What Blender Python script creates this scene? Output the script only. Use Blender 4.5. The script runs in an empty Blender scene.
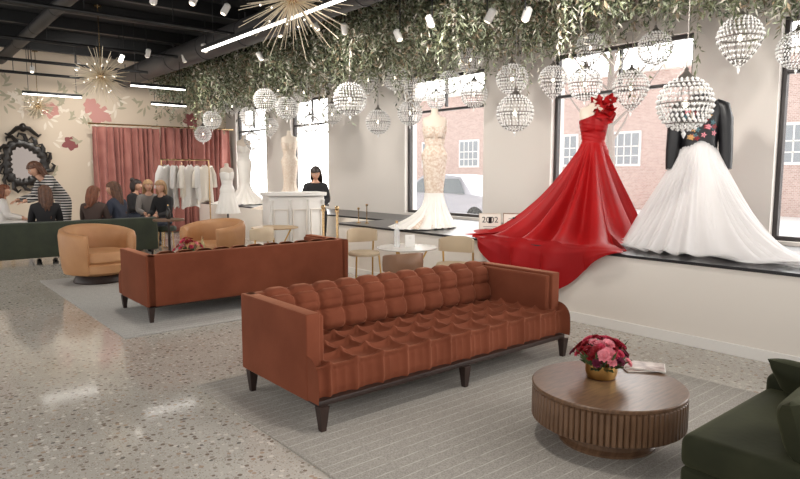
import bpy, bmesh, math, random
import numpy as np
from mathutils import Vector, Matrix
random.seed(7); rng=np.random.default_rng(7)
pi=math.pi
sc=bpy.context.scene
try:
    sc.view_settings.view_transform='Standard'; sc.view_settings.exposure=0.0
except Exception: pass
H0=1.55; PITCH=math.atan(67.5/623); YAW=math.atan(520/623)
cam=bpy.data.cameras.new('camera'); co=bpy.data.objects.new('camera',cam); sc.collection.objects.link(co)
cam.lens=623/800*36; cam.sensor_width=36; co.location=(0,0,H0); co.rotation_euler=(pi/2-PITCH,0,-YAW); cam.clip_end=500
sc.camera=co
HX,HY=math.sin(YAW),math.cos(YAW)
def pix(px,py):
    u=(px-400)/623; v=(239.5-py)/623
    k=math.cos(PITCH)+v*math.sin(PITCH); z=-math.sin(PITCH)+v*math.cos(PITCH)
    return Vector((k*HX+u*HY, k*HY-u*HX, z))
def PZ(px,py,z): d=pix(px,py); return Vector((0,0,H0))+d*((z-H0)/d.z)
def PX(px,py,x): d=pix(px,py); return Vector((0,0,H0))+d*(x/d.x)
def PT(px,py,D): d=pix(px,py); return Vector((0,0,H0))+d*(D/(d.x*HX+d.y*HY))
# ---------- materials
def C(r,g,b):
    f=lambda c:(c/255/12.92 if c/255<=.04045 else ((c/255+.055)/1.055)**2.4)
    return (f(r),f(g),f(b),1)
def mat(name,col,rough=.6,metal=0,bump=0,bscale=60,var=0,vscale=5,col2=None,**kw):
    m=bpy.data.materials.new(name); m.use_nodes=True; nt=m.node_tree; b=nt.nodes['Principled BSDF']
    b.inputs['Base Color'].default_value=col; b.inputs['Roughness'].default_value=rough; b.inputs['Metallic'].default_value=metal
    for k,v in kw.items():
        k=k.replace('_',' ')
        for i in b.inputs:
            if i.name.lower()==k.lower(): i.default_value=v
    tc=nt.nodes.new('ShaderNodeTexCoord')
    if var>0 or col2:
        n=nt.nodes.new('ShaderNodeTexNoise'); n.inputs['Scale'].default_value=vscale; n.inputs['Detail'].default_value=4
        nt.links.new(tc.outputs['Object'],n.inputs['Vector'])
        r=nt.nodes.new('ShaderNodeValToRGB'); r.color_ramp.elements[0].position=.3; r.color_ramp.elements[1].position=.7
        c2=col2 or tuple(min(1,c*(1+var)) for c in col[:3])+(1,); c1=col if col2 else tuple(c*(1-var) for c in col[:3])+(1,)
        r.color_ramp.elements[0].color=c1; r.color_ramp.elements[1].color=c2
        nt.links.new(n.outputs['Fac'],r.inputs['Fac']); nt.links.new(r.outputs['Color'],b.inputs['Base Color'])
    if bump>0:
        n2=nt.nodes.new('ShaderNodeTexNoise'); n2.inputs['Scale'].default_value=bscale; n2.inputs['Detail'].default_value=3
        nt.links.new(tc.outputs['Object'],n2.inputs['Vector'])
        bp=nt.nodes.new('ShaderNodeBump'); bp.inputs['Strength'].default_value=bump; bp.inputs['Distance'].default_value=.01
        nt.links.new(n2.outputs['Fac'],bp.inputs['Height']); nt.links.new(bp.outputs['Normal'],b.inputs['Normal'])
    return m
def trans(name,col,fac,rough=.8):
    m=bpy.data.materials.new(name); m.use_nodes=True; nt=m.node_tree; b=nt.nodes['Principled BSDF']; o=nt.nodes['Material Output']
    b.inputs['Base Color'].default_value=col; b.inputs['Roughness'].default_value=rough
    t=nt.nodes.new('ShaderNodeBsdfTransparent'); mx=nt.nodes.new('ShaderNodeMixShader'); mx.inputs[0].default_value=fac
    nt.links.new(b.outputs[0],mx.inputs[1]); nt.links.new(t.outputs[0],mx.inputs[2]); nt.links.new(mx.outputs[0],o.inputs[0]); return m
def emis(name,col,s):
    return mat(name,col,.5,Emission_Color=col,Emission_Strength=s)
velvet=mat('terracotta_velvet',C(106,56,38),.85,bump=.08,bscale=60,col2=C(122,67,47),vscale=3,Sheen_Weight=.42,Sheen_Roughness=.32,Sheen_Tint=C(255,184,145),Specular_IOR_Level=.12)
green=mat('green_velvet',C(35,37,25),.85,bump=.1,bscale=30,col2=C(48,49,34),vscale=4,Sheen_Weight=.12,Sheen_Tint=C(210,210,160),Specular_IOR_Level=.15)
greenf=mat('dark_green_velvet',C(42,48,36),.8,col2=C(56,62,46),Sheen_Weight=.1)
darkwood=mat('dark_walnut',C(44,28,22),.45,var=.2,vscale=12)
tan=mat('camel_leather',C(172,122,80),.5,bump=.15,bscale=25,col2=C(188,140,96),vscale=3)
gold=mat('brushed_gold',C(205,165,100),.3,1,bump=.05,bscale=80)
brass=mat('polished_brass',C(214,184,140),.25,1)
champ=mat('champagne_metal',C(236,222,196),.42,.5)
chrome=mat('polished_chrome',C(225,222,218),.15,1)
white=mat('white_paint',C(240,236,230),.55,bump=.03)
offw=mat('warm_white_wall',C(236,228,218),.7,bump=.04,bscale=120)
wallm=mat('greige_wall',C(216,209,202),.8,bump=.04,bscale=120)
creamw=mat('cream_wall',C(218,202,182),.8,bump=.04,bscale=90)
black=mat('black_metal',C(20,20,21),.5)
blackc=mat('black_ceiling',C(24,23,24),.85,bump=.3,bscale=8)
ductm=mat('dark_gray_duct',C(66,64,64),.5,bump=.05)
slab=mat('black_slab',C(32,32,34),.3)
frame_m=mat('bronze_window_frame',C(56,51,50),.5)
red=mat('red_satin',C(142,3,7),.55,bump=.08,bscale=5,col2=C(166,5,10),vscale=2,Specular_IOR_Level=.28,Sheen_Weight=.1,Sheen_Tint=C(255,90,90))
mann=mat('mannequin_cream',C(226,212,196),.5)
glassy=trans('clear_glass',(.95,.97,.97,1),.7,.05)
pane=trans('window_pane_glass',(.9,.95,.95,1),.95,.02)
bulb=emis('warm_bulb',(1,.88,.7,1),5)
led=emis('led_strip_white',(1,.96,.9,1),7)
def nodes(name):
    m=bpy.data.materials.new(name); m.use_nodes=True; nt=m.node_tree; return m,nt,nt.nodes['Principled BSDF'],nt.nodes.new,nt.links.new
floor_m,nt,b,N,L=nodes('polished_terrazzo')
tc=N('ShaderNodeTexCoord')
nz=N('ShaderNodeTexNoise'); nz.inputs['Scale'].default_value=.9; nz.inputs['Detail'].default_value=5; L(tc.outputs['Object'],nz.inputs['Vector'])
r0=N('ShaderNodeValToRGB'); r0.color_ramp.elements[0].position=.3; r0.color_ramp.elements[1].position=.72
r0.color_ramp.elements[0].color=C(180,172,161); r0.color_ramp.elements[1].color=C(205,199,189); L(nz.outputs['Fac'],r0.inputs['Fac'])
def chips(scale,thr,prev,amt):
    v=N('ShaderNodeTexVoronoi'); v.inputs['Scale'].default_value=scale; L(tc.outputs['Object'],v.inputs['Vector'])
    sp=N('ShaderNodeSeparateColor'); L(v.outputs['Color'],sp.inputs[0])
    cr=N('ShaderNodeValToRGB'); e=cr.color_ramp; e.interpolation='CONSTANT'
    e.elements[0].position=0; e.elements[0].color=C(118,100,86); e.elements[1].position=.25; e.elements[1].color=C(150,139,126)
    for p,c in ((.45,C(228,221,210)),(.72,C(94,88,84)),(.82,C(174,148,126))):
        x=e.elements.new(p); x.color=c
    L(sp.outputs[0],cr.inputs['Fac'])
    m1=N('ShaderNodeMath'); m1.operation='LESS_THAN'; L(v.outputs['Distance'],m1.inputs[0]); m1.inputs[1].default_value=thr
    m2=N('ShaderNodeMath'); m2.operation='GREATER_THAN'; L(sp.outputs[1],m2.inputs[0]); m2.inputs[1].default_value=.45
    m3=N('ShaderNodeMath'); m3.operation='MULTIPLY'; L(m1.outputs[0],m3.inputs[0]); L(m2.outputs[0],m3.inputs[1])
    m4=N('ShaderNodeMath'); m4.operation='MULTIPLY'; L(m3.outputs[0],m4.inputs[0]); m4.inputs[1].default_value=amt
    mx=N('ShaderNodeMix'); mx.data_type='RGBA'; L(m4.outputs[0],mx.inputs[0]); L(prev,mx.inputs[6]); L(cr.outputs['Color'],mx.inputs[7]); return mx.outputs[2]
o=chips(90,.42,r0.outputs['Color'],.55); o=chips(28,.37,o,.8)
L(o,b.inputs['Base Color']); b.inputs['Roughness'].default_value=.08; b.inputs['Specular IOR Level'].default_value=.85
def rugmat(name,c1,c2,amt):
    m,nt,b,N,L=nodes(name); tc=N('ShaderNodeTexCoord'); sp=N('ShaderNodeSeparateXYZ'); L(tc.outputs['Object'],sp.inputs[0])
    ns=N('ShaderNodeTexNoise'); ns.inputs['Scale'].default_value=6; L(tc.outputs['Object'],ns.inputs['Vector'])
    a=N('ShaderNodeMath'); a.operation='MULTIPLY_ADD'; L(ns.outputs['Fac'],a.inputs[0]); a.inputs[1].default_value=.010; L(sp.outputs['Y'],a.inputs[2])
    d=N('ShaderNodeMath'); d.operation='DIVIDE'; L(a.outputs[0],d.inputs[0]); d.inputs[1].default_value=.085
    f=N('ShaderNodeMath'); f.operation='FRACT'; L(d.outputs[0],f.inputs[0])
    l=N('ShaderNodeMath'); l.operation='LESS_THAN'; L(f.outputs[0],l.inputs[0]); l.inputs[1].default_value=.08
    n2=N('ShaderNodeTexNoise'); n2.inputs['Scale'].default_value=10; L(tc.outputs['Object'],n2.inputs['Vector'])
    g=N('ShaderNodeMapRange'); L(n2.outputs['Fac'],g.inputs[0]); g.inputs[1].default_value=.32; g.inputs[2].default_value=.55; g.inputs[3].default_value=.15; g.inputs[4].default_value=amt
    mu=N('ShaderNodeMath'); mu.operation='MULTIPLY'; L(l.outputs[0],mu.inputs[0]); L(g.outputs[0],mu.inputs[1])
    n3=N('ShaderNodeTexNoise'); n3.inputs['Scale'].default_value=120; L(tc.outputs['Object'],n3.inputs['Vector'])
    cr=N('ShaderNodeValToRGB'); cr.color_ramp.elements[0].position=.35; cr.color_ramp.elements[1].position=.65
    cr.color_ramp.elements[0].color=tuple(x*.75 for x in c1[:3])+(1,); cr.color_ramp.elements[1].color=tuple(x*1.15 for x in c1[:3])+(1,); L(n3.outputs['Fac'],cr.inputs['Fac'])
    mx=N('ShaderNodeMix'); mx.data_type='RGBA'; L(mu.outputs[0],mx.inputs[0]); L(cr.outputs['Color'],mx.inputs[6]); mx.inputs[7].default_value=c2
    L(mx.outputs[2],b.inputs['Base Color']); b.inputs['Roughness'].default_value=.95
    bp=N('ShaderNodeBump'); bp.inputs['Strength'].default_value=.5; L(n3.outputs['Fac'],bp.inputs['Height']); L(bp.outputs['Normal'],b.inputs['Normal']); return m
rug_m=rugmat('gray_striped_rug',C(164,157,148),C(200,194,184),.8); rug2_m=rugmat('pale_gray_rug',C(170,166,160),C(198,195,188),.7)
def woodmat(name,c1,c2,sc_):
    m,nt,b,N,L=nodes(name)
    tc=N('ShaderNodeTexCoord'); mp=N('ShaderNodeMapping'); mp.inputs['Scale'].default_value=sc_; L(tc.outputs['Object'],mp.inputs[0])
    n=N('ShaderNodeTexNoise'); n.inputs['Scale'].default_value=9; n.inputs['Detail'].default_value=8; L(mp.outputs[0],n.inputs['Vector'])
    cr=N('ShaderNodeValToRGB'); cr.color_ramp.elements[0].position=.3; cr.color_ramp.elements[1].position=.7; cr.color_ramp.elements[0].color=c1; cr.color_ramp.elements[1].color=c2
    L(n.outputs['Fac'],cr.inputs['Fac']); L(cr.outputs['Color'],b.inputs['Base Color']); b.inputs['Roughness'].default_value=.34; return m
wood_m=woodmat('brown_oak',C(86,62,46),C(120,91,68),(1,7,1)); woodd=woodmat('fluted_brown_oak',C(98,72,52),C(114,85,63),(1,1,1))
brick_m,nt,b,N,L=nodes('pale_red_brick')
tc=N('ShaderNodeTexCoord')
br=N('ShaderNodeTexBrick'); br.inputs['Scale'].default_value=4; br.inputs['Color1'].default_value=C(204,176,168); br.inputs['Color2'].default_value=C(186,156,147); br.inputs['Mortar'].default_value=C(216,206,200)
sp=N('ShaderNodeSeparateXYZ'); cb=N('ShaderNodeCombineXYZ'); L(tc.outputs['Object'],sp.inputs[0]); L(sp.outputs['Y'],cb.inputs['X']); L(sp.outputs['Z'],cb.inputs['Y']); L(cb.outputs[0],br.inputs['Vector'])
L(br.outputs['Color'],b.inputs['Base Color']); b.inputs['Roughness'].default_value=.9
# ---------- mesh builder
class MB:
    def __init__(s): s.v=[]; s.f=[]; s.m=[]
    def add(s,vs,fs,mi=0,M=None):
        o=len(s.v)
        for p in vs:
            p=Vector(p)
            if M is not None: p=M@p
            s.v.append(tuple(p))
        for f in fs: s.f.append(tuple(i+o for i in f)); s.m.append(mi)
        return s
    def box(s,c,d,bev=0,mi=0,seg=2,M=None):
        bm=bmesh.new(); bmesh.ops.create_cube(bm,size=1); bmesh.ops.scale(bm,vec=d,verts=bm.verts)
        if bev>0: bmesh.ops.bevel(bm,geom=bm.edges[:],offset=min(bev,min(d)*.49),segments=seg,profile=.6,affect='EDGES')
        bmesh.ops.translate(bm,vec=c,verts=bm.verts); bm.verts.index_update()
        s.add([v.co.copy() for v in bm.verts],[[v.index for v in f.verts] for f in bm.faces],mi,M); bm.free(); return s
    def lathe(s,prof,seg=32,c=(0,0,0),mi=0,caps=True,M=None,mod=None):
        vs=[];fs=[];n=len(prof)
        for (r,z) in prof:
            for i in range(seg):
                a=2*pi*i/seg; rr=r*(mod(a,z) if mod else 1)
                vs.append((c[0]+rr*math.cos(a),c[1]+rr*math.sin(a),c[2]+z))
        for j in range(n-1):
            for i in range(seg):
                k=(i+1)%seg; fs.append((j*seg+i,j*seg+k,(j+1)*seg+k,(j+1)*seg+i))
        if caps: fs.append(tuple(range(seg))[::-1]); fs.append(tuple((n-1)*seg+i for i in range(seg)))
        return s.add(vs,fs,mi,M)
    def tube(s,pts,r,seg=8,mi=0,M=None):
        pts=[Vector(p) for p in pts]; n=len(pts); vs=[];fs=[]; up=Vector((0,0,1)); px=None
        for i,p in enumerate(pts):
            t=(pts[min(i+1,n-1)]-pts[max(i-1,0)]).normalized()
            if px is None:
                px=t.cross(up)
                if px.length<.05: px=t.cross(Vector((1,0,0)))
            px=(px-t*px.dot(t)).normalized(); py=t.cross(px); rr=r[i] if isinstance(r,(list,tuple)) else r
            for k in range(seg):
                a=2*pi*k/seg; vs.append(p+(px*math.cos(a)+py*math.sin(a))*rr)
        for j in range(n-1):
            for i in range(seg):
                k=(i+1)%seg; fs.append((j*seg+i,j*seg+k,(j+1)*seg+k,(j+1)*seg+i))
        fs.append(tuple(range(seg))[::-1]); fs.append(tuple((n-1)*seg+i for i in range(seg)))
        return s.add(vs,fs,mi,M)
    def grid(s,fn,nu,nv,mi=0,closeu=False,M=None):
        vs=[fn(i/(nu if closeu else nu-1),j/(nv-1)) for j in range(nv) for i in range(nu)]; fs=[]
        for j in range(nv-1):
            for i in range(nu if closeu else nu-1):
                k=(i+1)%nu; fs.append((j*nu+i,j*nu+k,(j+1)*nu+k,(j+1)*nu+i))
        return s.add(vs,fs,mi,M)
    def sph(s,c,r,seg=12,rings=8,mi=0,M=None):
        if not isinstance(r,(tuple,list)): r=(r,r,r)
        def fn(u,v):
            a=2*pi*u;t=pi*(v*.98+.01); return (c[0]+r[0]*math.cos(a)*math.sin(t),c[1]+r[1]*math.sin(a)*math.sin(t),c[2]-r[2]*math.cos(t))
        s.grid(fn,seg,rings,mi,True,M); return s
    def obj(s,name,mats,parent=None,loc=(0,0,0),rot=(0,0,0),smooth=True,sharp=35):
        me=bpy.data.meshes.new(name); me.from_pydata(s.v,[],s.f); 
        if not isinstance(mats,(list,tuple)): mats=[mats]
        for m in mats: me.materials.append(m)
        me.polygons.foreach_set('material_index',s.m)
        if smooth:
            me.polygons.foreach_set('use_smooth',[True]*len(s.f))
            try: me.set_sharp_from_angle(angle=math.radians(sharp))
            except Exception: pass
        me.update(); ob=bpy.data.objects.new(name,me); sc.collection.objects.link(ob)
        ob.location=loc; ob.rotation_euler=rot
        if parent: ob.parent=parent
        return ob
def thing(o,label,cat,group=None,kind=None):
    o['label']=label; o['category']=cat
    if group: o['group']=group
    if kind: o['kind']=kind
    return o
def empty(name,loc,rz=0):
    e=bpy.data.objects.new(name,None); e.empty_display_size=.1; sc.collection.objects.link(e); e.location=loc; e.rotation_euler=(0,0,rz); return e
def dup(root,loc,rot=None,scale=None,label=None):
    def cp(o,par):
        n=o.copy(); sc.collection.objects.link(n)
        if par: n.parent=par
        for ch in o.children: cp(ch,n)
        return n
    n=cp(root,None); n.location=loc
    if rot is not None: n.rotation_euler=rot if isinstance(rot,(tuple,list)) else (0,0,rot)
    if scale: n.scale=(scale,)*3
    if label: n['label']=label
    return n
def struct(mb,name,m,**k):
    o=mb.obj(name,m,**k); o['kind']='structure'; return o
# ---------- ROOM
XP=5.49; ZP=.76; XW=7.5; YB=16.5; ZC=4.3
struct(MB().box((2.7,7,-.05),(10.1,19.6,.1)),'floor',floor_m,smooth=False)
struct(MB().box((2.6,7.5,ZC+.05),(10.4,18.6,.1)),'ceiling',blackc,smooth=False)
wins=[(.62,2.64),(3.58,5.59),(6.9,8.85),(11.4,13.0),(14.2,15.9)]
WT=3.2; WB=ZP+.04
mb=MB(); edges=[-1.5]+[e for w in wins for e in w]+[YB+.2]
for i in range(0,len(edges),2):
    a,bb=edges[i],edges[i+1]; mb.box((XW+.15,(a+bb)/2,ZC/2),(.3,bb-a,ZC))
for a,bb in wins:
    mb.box((XW+.15,(a+bb)/2,WB/2),(.3,bb-a,WB)); mb.box((XW+.15,(a+bb)/2,(WT+ZC)/2),(.3,bb-a,ZC-WT))
struct(mb,'wall_window',wallm,smooth=False)
struct(MB().box((2.6,YB+.1,ZC/2),(10,.2,ZC)),'wall_back',creamw,smooth=False)
for i,(a,bb) in enumerate(wins):
    mb=MB(); x=XW+.12; f=.05; c=(a+bb)/2; w=bb-a; h=WT-WB; zc=(WT+WB)/2
    for y in (a+f/2,bb-f/2): mb.box((x,y,zc),(.08,f,h),.008)
    for z in (WB+f/2,WT-f/2,2.62): mb.box((x,c,z),(.078,w-2*f,f if z!=2.62 else .04),.008)
    mb.box((x,c,(2.62+WT)/2),(.06,.03,WT-2.62-.1),.005)
    mb.box((x,c,zc),(.008,w-2*f,h-2*f),mi=1)
    o=struct(mb,'window_%d'%(i+1),[frame_m,pane],smooth=False)
struct(MB().box(((XP+XW)/2,3.5,(ZP-.03)/2),(XW-XP,9.2,ZP-.03)),'trim_1',offw,smooth=False)
struct(MB().box(((XP+XW)/2-.01,3.5,ZP-.014),(XW-XP+.02,9.22,.028),.004),'trim_2',slab,smooth=False)
struct(MB().box(((6.45+XW)/2,12.3,(ZP-.03)/2),(XW-6.45,8.38,ZP-.03)),'trim_3',offw,smooth=False)
struct(MB().box(((6.45+XW)/2,12.3,ZP-.014),(XW-6.45,8.36,.028),.004),'trim_4',slab,smooth=False)
struct(MB().box((XP-.009,3.5,.05),(.018,9.2,.1),.005),'baseboard_window',white,smooth=False)
struct(MB().box((2.0,YB-.01,.06),(8.8,.02,.12),.005),'baseboard_back',white,smooth=False)
mb=MB()
for y in np.arange(1,16.4,1.3): mb.box((2.6,y,4.2),(9.8,.1,.2),.01)
struct(mb,'trim_5',black,smooth=False)
def ceiling_pipe(x,y0,y1,z,r,name,label,m):
    mb=MB(); mb.tube([(x,y0,z),(x,y1,z)],r,24)
    yy=y0+.6
    while yy<y1: mb.tube([(x,yy-.02,z),(x,yy+.02,z)],r*1.05,24); mb.box((x,yy,(z+r+4.12)/2),(.02,.02,4.12-z-r)); yy+=1.6
    thing(mb.obj(name,m),label,'duct')
ceiling_pipe(4.75,1,16,3.8,.21,'air_duct','long round dark gray air duct under the black ceiling',ductm)
ceiling_pipe(2.2,2,16,3.95,.1,'air_duct','narrow black duct under the black ceiling',black)
def cross_pipe(y,z,r,x0,x1):
    mb=MB(); mb.tube([(x0,y,z),(x1,y,z)],r,10)
    for x in np.arange(x0+.4,x1,1.2): mb.box((x,y,(z+4.12)/2),(.012,.012,4.12-z))
    thing(mb.obj('ceiling_pipe',black),'thin black pipe running under the ceiling','pipe','black ceiling pipes')
for y,z in ((7.2,3.75),(9.4,3.7),(11.8,3.68),(13.5,3.6),(15.2,3.6)): cross_pipe(y,z,.03,-.5,4.45)
def ledbar(p,q):
    p,q=Vector(p),Vector(q); c=(p+q)/2; d=q-p; ln=d.length; e=empty('linear_light',c,math.atan2(d.y,d.x))
    MB().box((0,0,.03),(ln,.06,.05),.006).obj('housing',black,e); MB().box((0,0,-.006),(ln-.02,.045,.02),.004).obj('light_diffuser',led,e)
    for s in (-.4,.4): MB().box((s*ln,0,(4.25-c.z)/2+.05),(.008,.008,4.25-c.z-.05)).obj('hanging_cord',black,e)
    thing(e,'slim white linear light hanging under the black ceiling','light','linear ceiling lights')
ledbar((3.75,5.2,3.3),(3.75,8.95,3.3))
for a,bb,D in (((18,93),(88,98),12.5),((123,84),(194,91),12),((28,101),(80,105),15),((146,103),(192,107),14)):
    p=PT(*a,D); q=PT(*bb,D); y=(p.y+q.y)/2; z=(p.z+q.z)/2
    ledbar((p.x,y,z),(q.x,y,z))
e=empty('track_spotlight',(0,0,0)); 
MB().lathe([(.035,0),(.045,.01),(.045,.13),(.03,.15)],16).obj('lamp_head',white,e,rot=(.5,0,0)); MB().tube([(0,0,.1),(0,0,.55)],.008,6).obj('bracket',black,e)
MB().lathe([(.03,-.004),(.03,.001)],16).obj('lens',bulb,e,rot=(.5,0,0))
spots=[(153,4),(223,14),(280,36),(240,47),(206,52),(147,57),(76,70),(32,72),(318,30),(345,34),(487,22),(525,20),(432,26),(262,60),(185,62),(120,62),(192,4),(400,40)]
proto=e
for i,(a,bb) in enumerate(spots):
    p=PZ(a,bb,3.62)
    if p.x>5.3: p=PX(a,bb,5.2)
    o=proto if i==0 else dup(proto,p,i*1.3)
    o.location=(p.x,p.y,min(p.z,3.72)); o.rotation_euler=(0,0,i*1.3)
    thing(o,'small white track spotlight under the black ceiling','spotlight','white track spotlights')
def rug(x0,x1,y0,y1,m,label):
    o=MB().box((0,0,.007),(x1-x0,y1-y0,.014),.005).obj('area_rug',m,loc=((x0+x1)/2,(y0+y1)/2,0)); thing(o,label,'rug')
rug(1.67,4.62,.3,4.3,rug_m,'gray rug with broken pale stripes under the tufted sofa')
rug(1.67,4.7,6.0,10.0,rug2_m,'pale gray rug under the plain-backed sofa and camel armchairs')
# ---------- SOFA
def hsh(a,b): return math.sin(a*12.9898+b*78.233)*43758.5453%1
def puff(x,s,w,d,wr=1.0):
    cx=x/w; cs=s/d; fx=abs(math.sin(pi*cx)); fs_=abs(math.sin(pi*cs))
    gx=1-(1-fx)**2.1; gs=1-(1-fs_)**2.1
    f=.22+.78*gx*(.22+.78*gs)-.14*(1-gs)
    bx=(cx-round(cx))*w; bs=(cs-round(cs))*d; r2=bx*bx+bs*bs; r=math.sqrt(r2)
    f-=.42*math.exp(-r2/.028**2)
    if wr>0:
        ang=math.atan2(bs,bx); k1=hsh(round(cx),round(cs))*6
        f+=wr*.07*math.sin(9*ang+k1)*math.exp(-((r-.045)/.026)**2)
    return f
def profsample(pts,n):
    pts=[Vector(p) for p in pts]; L=[0]
    for i in range(1,len(pts)): L.append(L[-1]+(pts[i]-pts[i-1]).length)
    out=[]
    for k in range(n):
        s=L[-1]*k/(n-1); i=0
        while i<len(L)-2 and L[i+1]<s: i+=1
        t=(s-L[i])/(L[i+1]-L[i]); p=pts[i].lerp(pts[i+1],t)
        a=pts[max(i-(t<.5),0)]; b=pts[min(i+1+(t>=.5),len(pts)-1)]; tg=(b-a).normalized()
        out.append((s,p,Vector((tg.y,-tg.x)) ))
    ns=[o[2] for o in out]
    for _ in range(4): ns=[(ns[max(i-1,0)]+ns[i]+ns[min(i+1,len(ns)-1)]).normalized() for i in range(len(ns))]
    return [(o[0],o[1],nn) for o,nn in zip(out,ns)]
def arc(c,r,a0,a1,n=8): return [(c[0]+r*math.cos(math.radians(a0+(a1-a0)*i/n)),c[1]+r*math.sin(math.radians(a0+(a1-a0)*i/n))) for i in range(n+1)]
def tufted(mb,prof,half,w,d,amp,r,nx,ns,spleat=None,flip=1,cap=None,s0=0,x0=0,wr=1):
    P=profsample(prof,ns)
    vs=[]
    for s,p,n in P:
        n=n*flip
        for i in range(nx):
            x=-half+2*half*i/(nx-1); ax=half-abs(x); e=1 if ax>r else math.sqrt(max(0,1-((r-ax)/r)**2))
            T=puff(x+x0,s+s0,w,d,wr)
            if spleat is not None and s>spleat:
                k=min(1,(s-spleat)/.06); q=(s-spleat)
                T2=1-(1-abs(math.sin(pi*(x+x0)/w)))**2.2; T3=abs(math.sin(3*pi*(x+x0)/w+.8*math.sin(x*5)))
                T=T*(1-k)+k*(.3+.5*T2+.25*T3*(1-.4*min(1,q/.2)))
            base=(e-1)*r+amp*T*e
            vs.append((x,p.x+n.x*base,p.y+n.y*base))
    fs=[]
    for j in range(ns-1):
        for i in range(nx-1): fs.append((j*nx+i,j*nx+i+1,(j+1)*nx+i+1,(j+1)*nx+i))
    if cap:
        for i,rev in ((0,1),(nx-1,0)):
            o=len(vs); 
            for c in cap: vs.append((vs[i][0],c[0],c[1]))
            ring=[j*nx+i for j in range(ns)]+[o+k for k in range(len(cap))]
            fs.append(tuple(ring[::-1] if rev else ring))
    mb.add(vs,fs)
def make_sofa():
    h=1.24; e=empty('tufted_sofa',(3.125,3.49,0)); W=(2*h-.26)/11
    for s in (-1,1):
        mb=MB(); mb.box((s*(h-.05),.07,.445),(.1,.87,.53),.014,seg=3); mb.box((s*(h-.115),.07,.50),(.06,.82,.38),.026,seg=3)
        mb.obj('arm',velvet,e)
    mb=MB(); mb.box((0,.455,.445),(2*h-.02,.1,.53),.014,seg=3)
    tufted(mb,[(.29,.40),(.30,.48),(.315,.56),(.335,.61)]+arc((.402,.626),.067,175,80,8)+[(.45,.692)],h-.12,W,.15,.044,.03,380,100,flip=-1,s0=.0,x0=W/2,wr=.5)
    mb.obj('backrest',velvet,e,sharp=180)
    mb=MB()
    prof=[(.34,.42),(.1,.423),(-.35,.42)]+[(-.36-.085*math.sin(math.radians(a)),.333+.088*math.cos(math.radians(a))) for a in (5,17,29,41,53,65,77,88)]+[(-.447,.29),(-.449,.24),(-.443,.195)]
    tufted(mb,prof,h-.005,W,.19,.046,.04,420,180,spleat=.76,flip=-1,cap=[(.34,.195)],s0=.0,x0=W/2,wr=.9)
    mb.obj('seat',velvet,e,sharp=180)
    mb=MB(); mb.box((0,.01,.18),(2*h-.05,.92,.035),.008); mb.obj('base_rail',darkwood,e)
    for x in (-h+.05,.02,h-.05):
        for y in (-.45,.455):
            mb=MB(); mb.add([(sx*a+x,sy*a+y,z) for z,a in ((0.014,.017),(.168,.032)) for sx,sy in ((-1,-1),(1,-1),(1,1),(-1,1))],[(0,1,5,4),(1,2,6,5),(2,3,7,6),(3,0,4,7),(0,3,2,1),(4,5,6,7)])
            mb.obj('leg',darkwood,e,smooth=False)
    return thing(e,'terracotta velvet tufted sofa with dark wooden legs on the striped rug','sofa')
sofa=make_sofa()
dup(sofa,(3.25,6.9,0),pi,label='terracotta velvet sofa seen from its plain back on the pale rug')
# ---------- green chair near
e=empty('green_sofa',(3.1,.72,0)); 
MB().box((0,.0,.19),(1.06,.96,.20),.03,seg=3).obj('base',green,e)
MB().box((-.04,.1,.355),(.98,.78,.15),.055,seg=4).obj('seat',green,e)
MB().box((0,-.38,.40),(1.06,.2,.50),.06,seg=4).obj('backrest',green,e)
MB().box((.47,.02,.34),(.14,.94,.32),.05,seg=4).obj('arm',green,e)
for sx in (-.47,.47):
    for sy in (-.42,.42): MB().lathe([(.018,.014),(.028,.1)],10,(sx,sy,0)).obj('leg',darkwood,e)
thing(e,'dark green velvet one-armed sofa beside the round coffee table','sofa')
def cushion(loc,rot,w,h,t,m,label,name='cushion'):
    mb=MB(); n=20
    for sg in (-1,1):
        def g(u,v,sg=sg):
            x=u*2-1;y=v*2-1; k=((1-x**4)*(1-y**4))**.5
            return (x*w/2*(1-.06*(1-y*y)),y*h/2*(1-.06*(1-x*x)),sg*t/2*k)
        mb.grid(g,n,n)
    o=mb.obj(name,m,loc=loc,rot=rot); thing(o,label,'cushion'); return o
cushion((2.86,.80,.54),(math.radians(74),0,math.radians(4)),.44,.26,.19,green,'dark green velvet cushion propped on the green sofa')
cushion((3.42,.98,.53),(math.radians(50),0,math.radians(80)),.34,.22,.12,green,'dark green velvet cushion leaning on the sofa arm')
# ---------- coffee table
TT=.345
def drum_table(loc,label):
    e=empty('coffee_table',loc); R=.426; T=TT
    MB().lathe([(R-.02,T-.024),(R,T-.02),(R+.002,T-.005),(R-.004,T),(0.001,T)],96).obj('tabletop',wood_m,e,sharp=30)
    nf=84; prof=[(R-.012,T-.205),(R,T-.197),(R,T-.032),(R-.01,T-.024)]
    MB().lathe(prof,nf*8,mod=lambda a,z:1-.034*(1-min(1,abs(math.sin(a*nf/2))*1.7))).obj('fluted_drum',woodd,e,sharp=30)
    MB().lathe([(.27,.014),(.275,.03),(.255,.045),(.25,T-.2)],64).obj('pedestal',wood_m,e)
    return thing(e,label,'table')
pc=PZ(608,383,TT); drum_table((pc.x,pc.y,0),'round fluted wooden drum coffee table holding a flower bowl')
drum_table((3.3,8.45,0),'round wooden coffee table between the sofa and armchairs')
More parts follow.
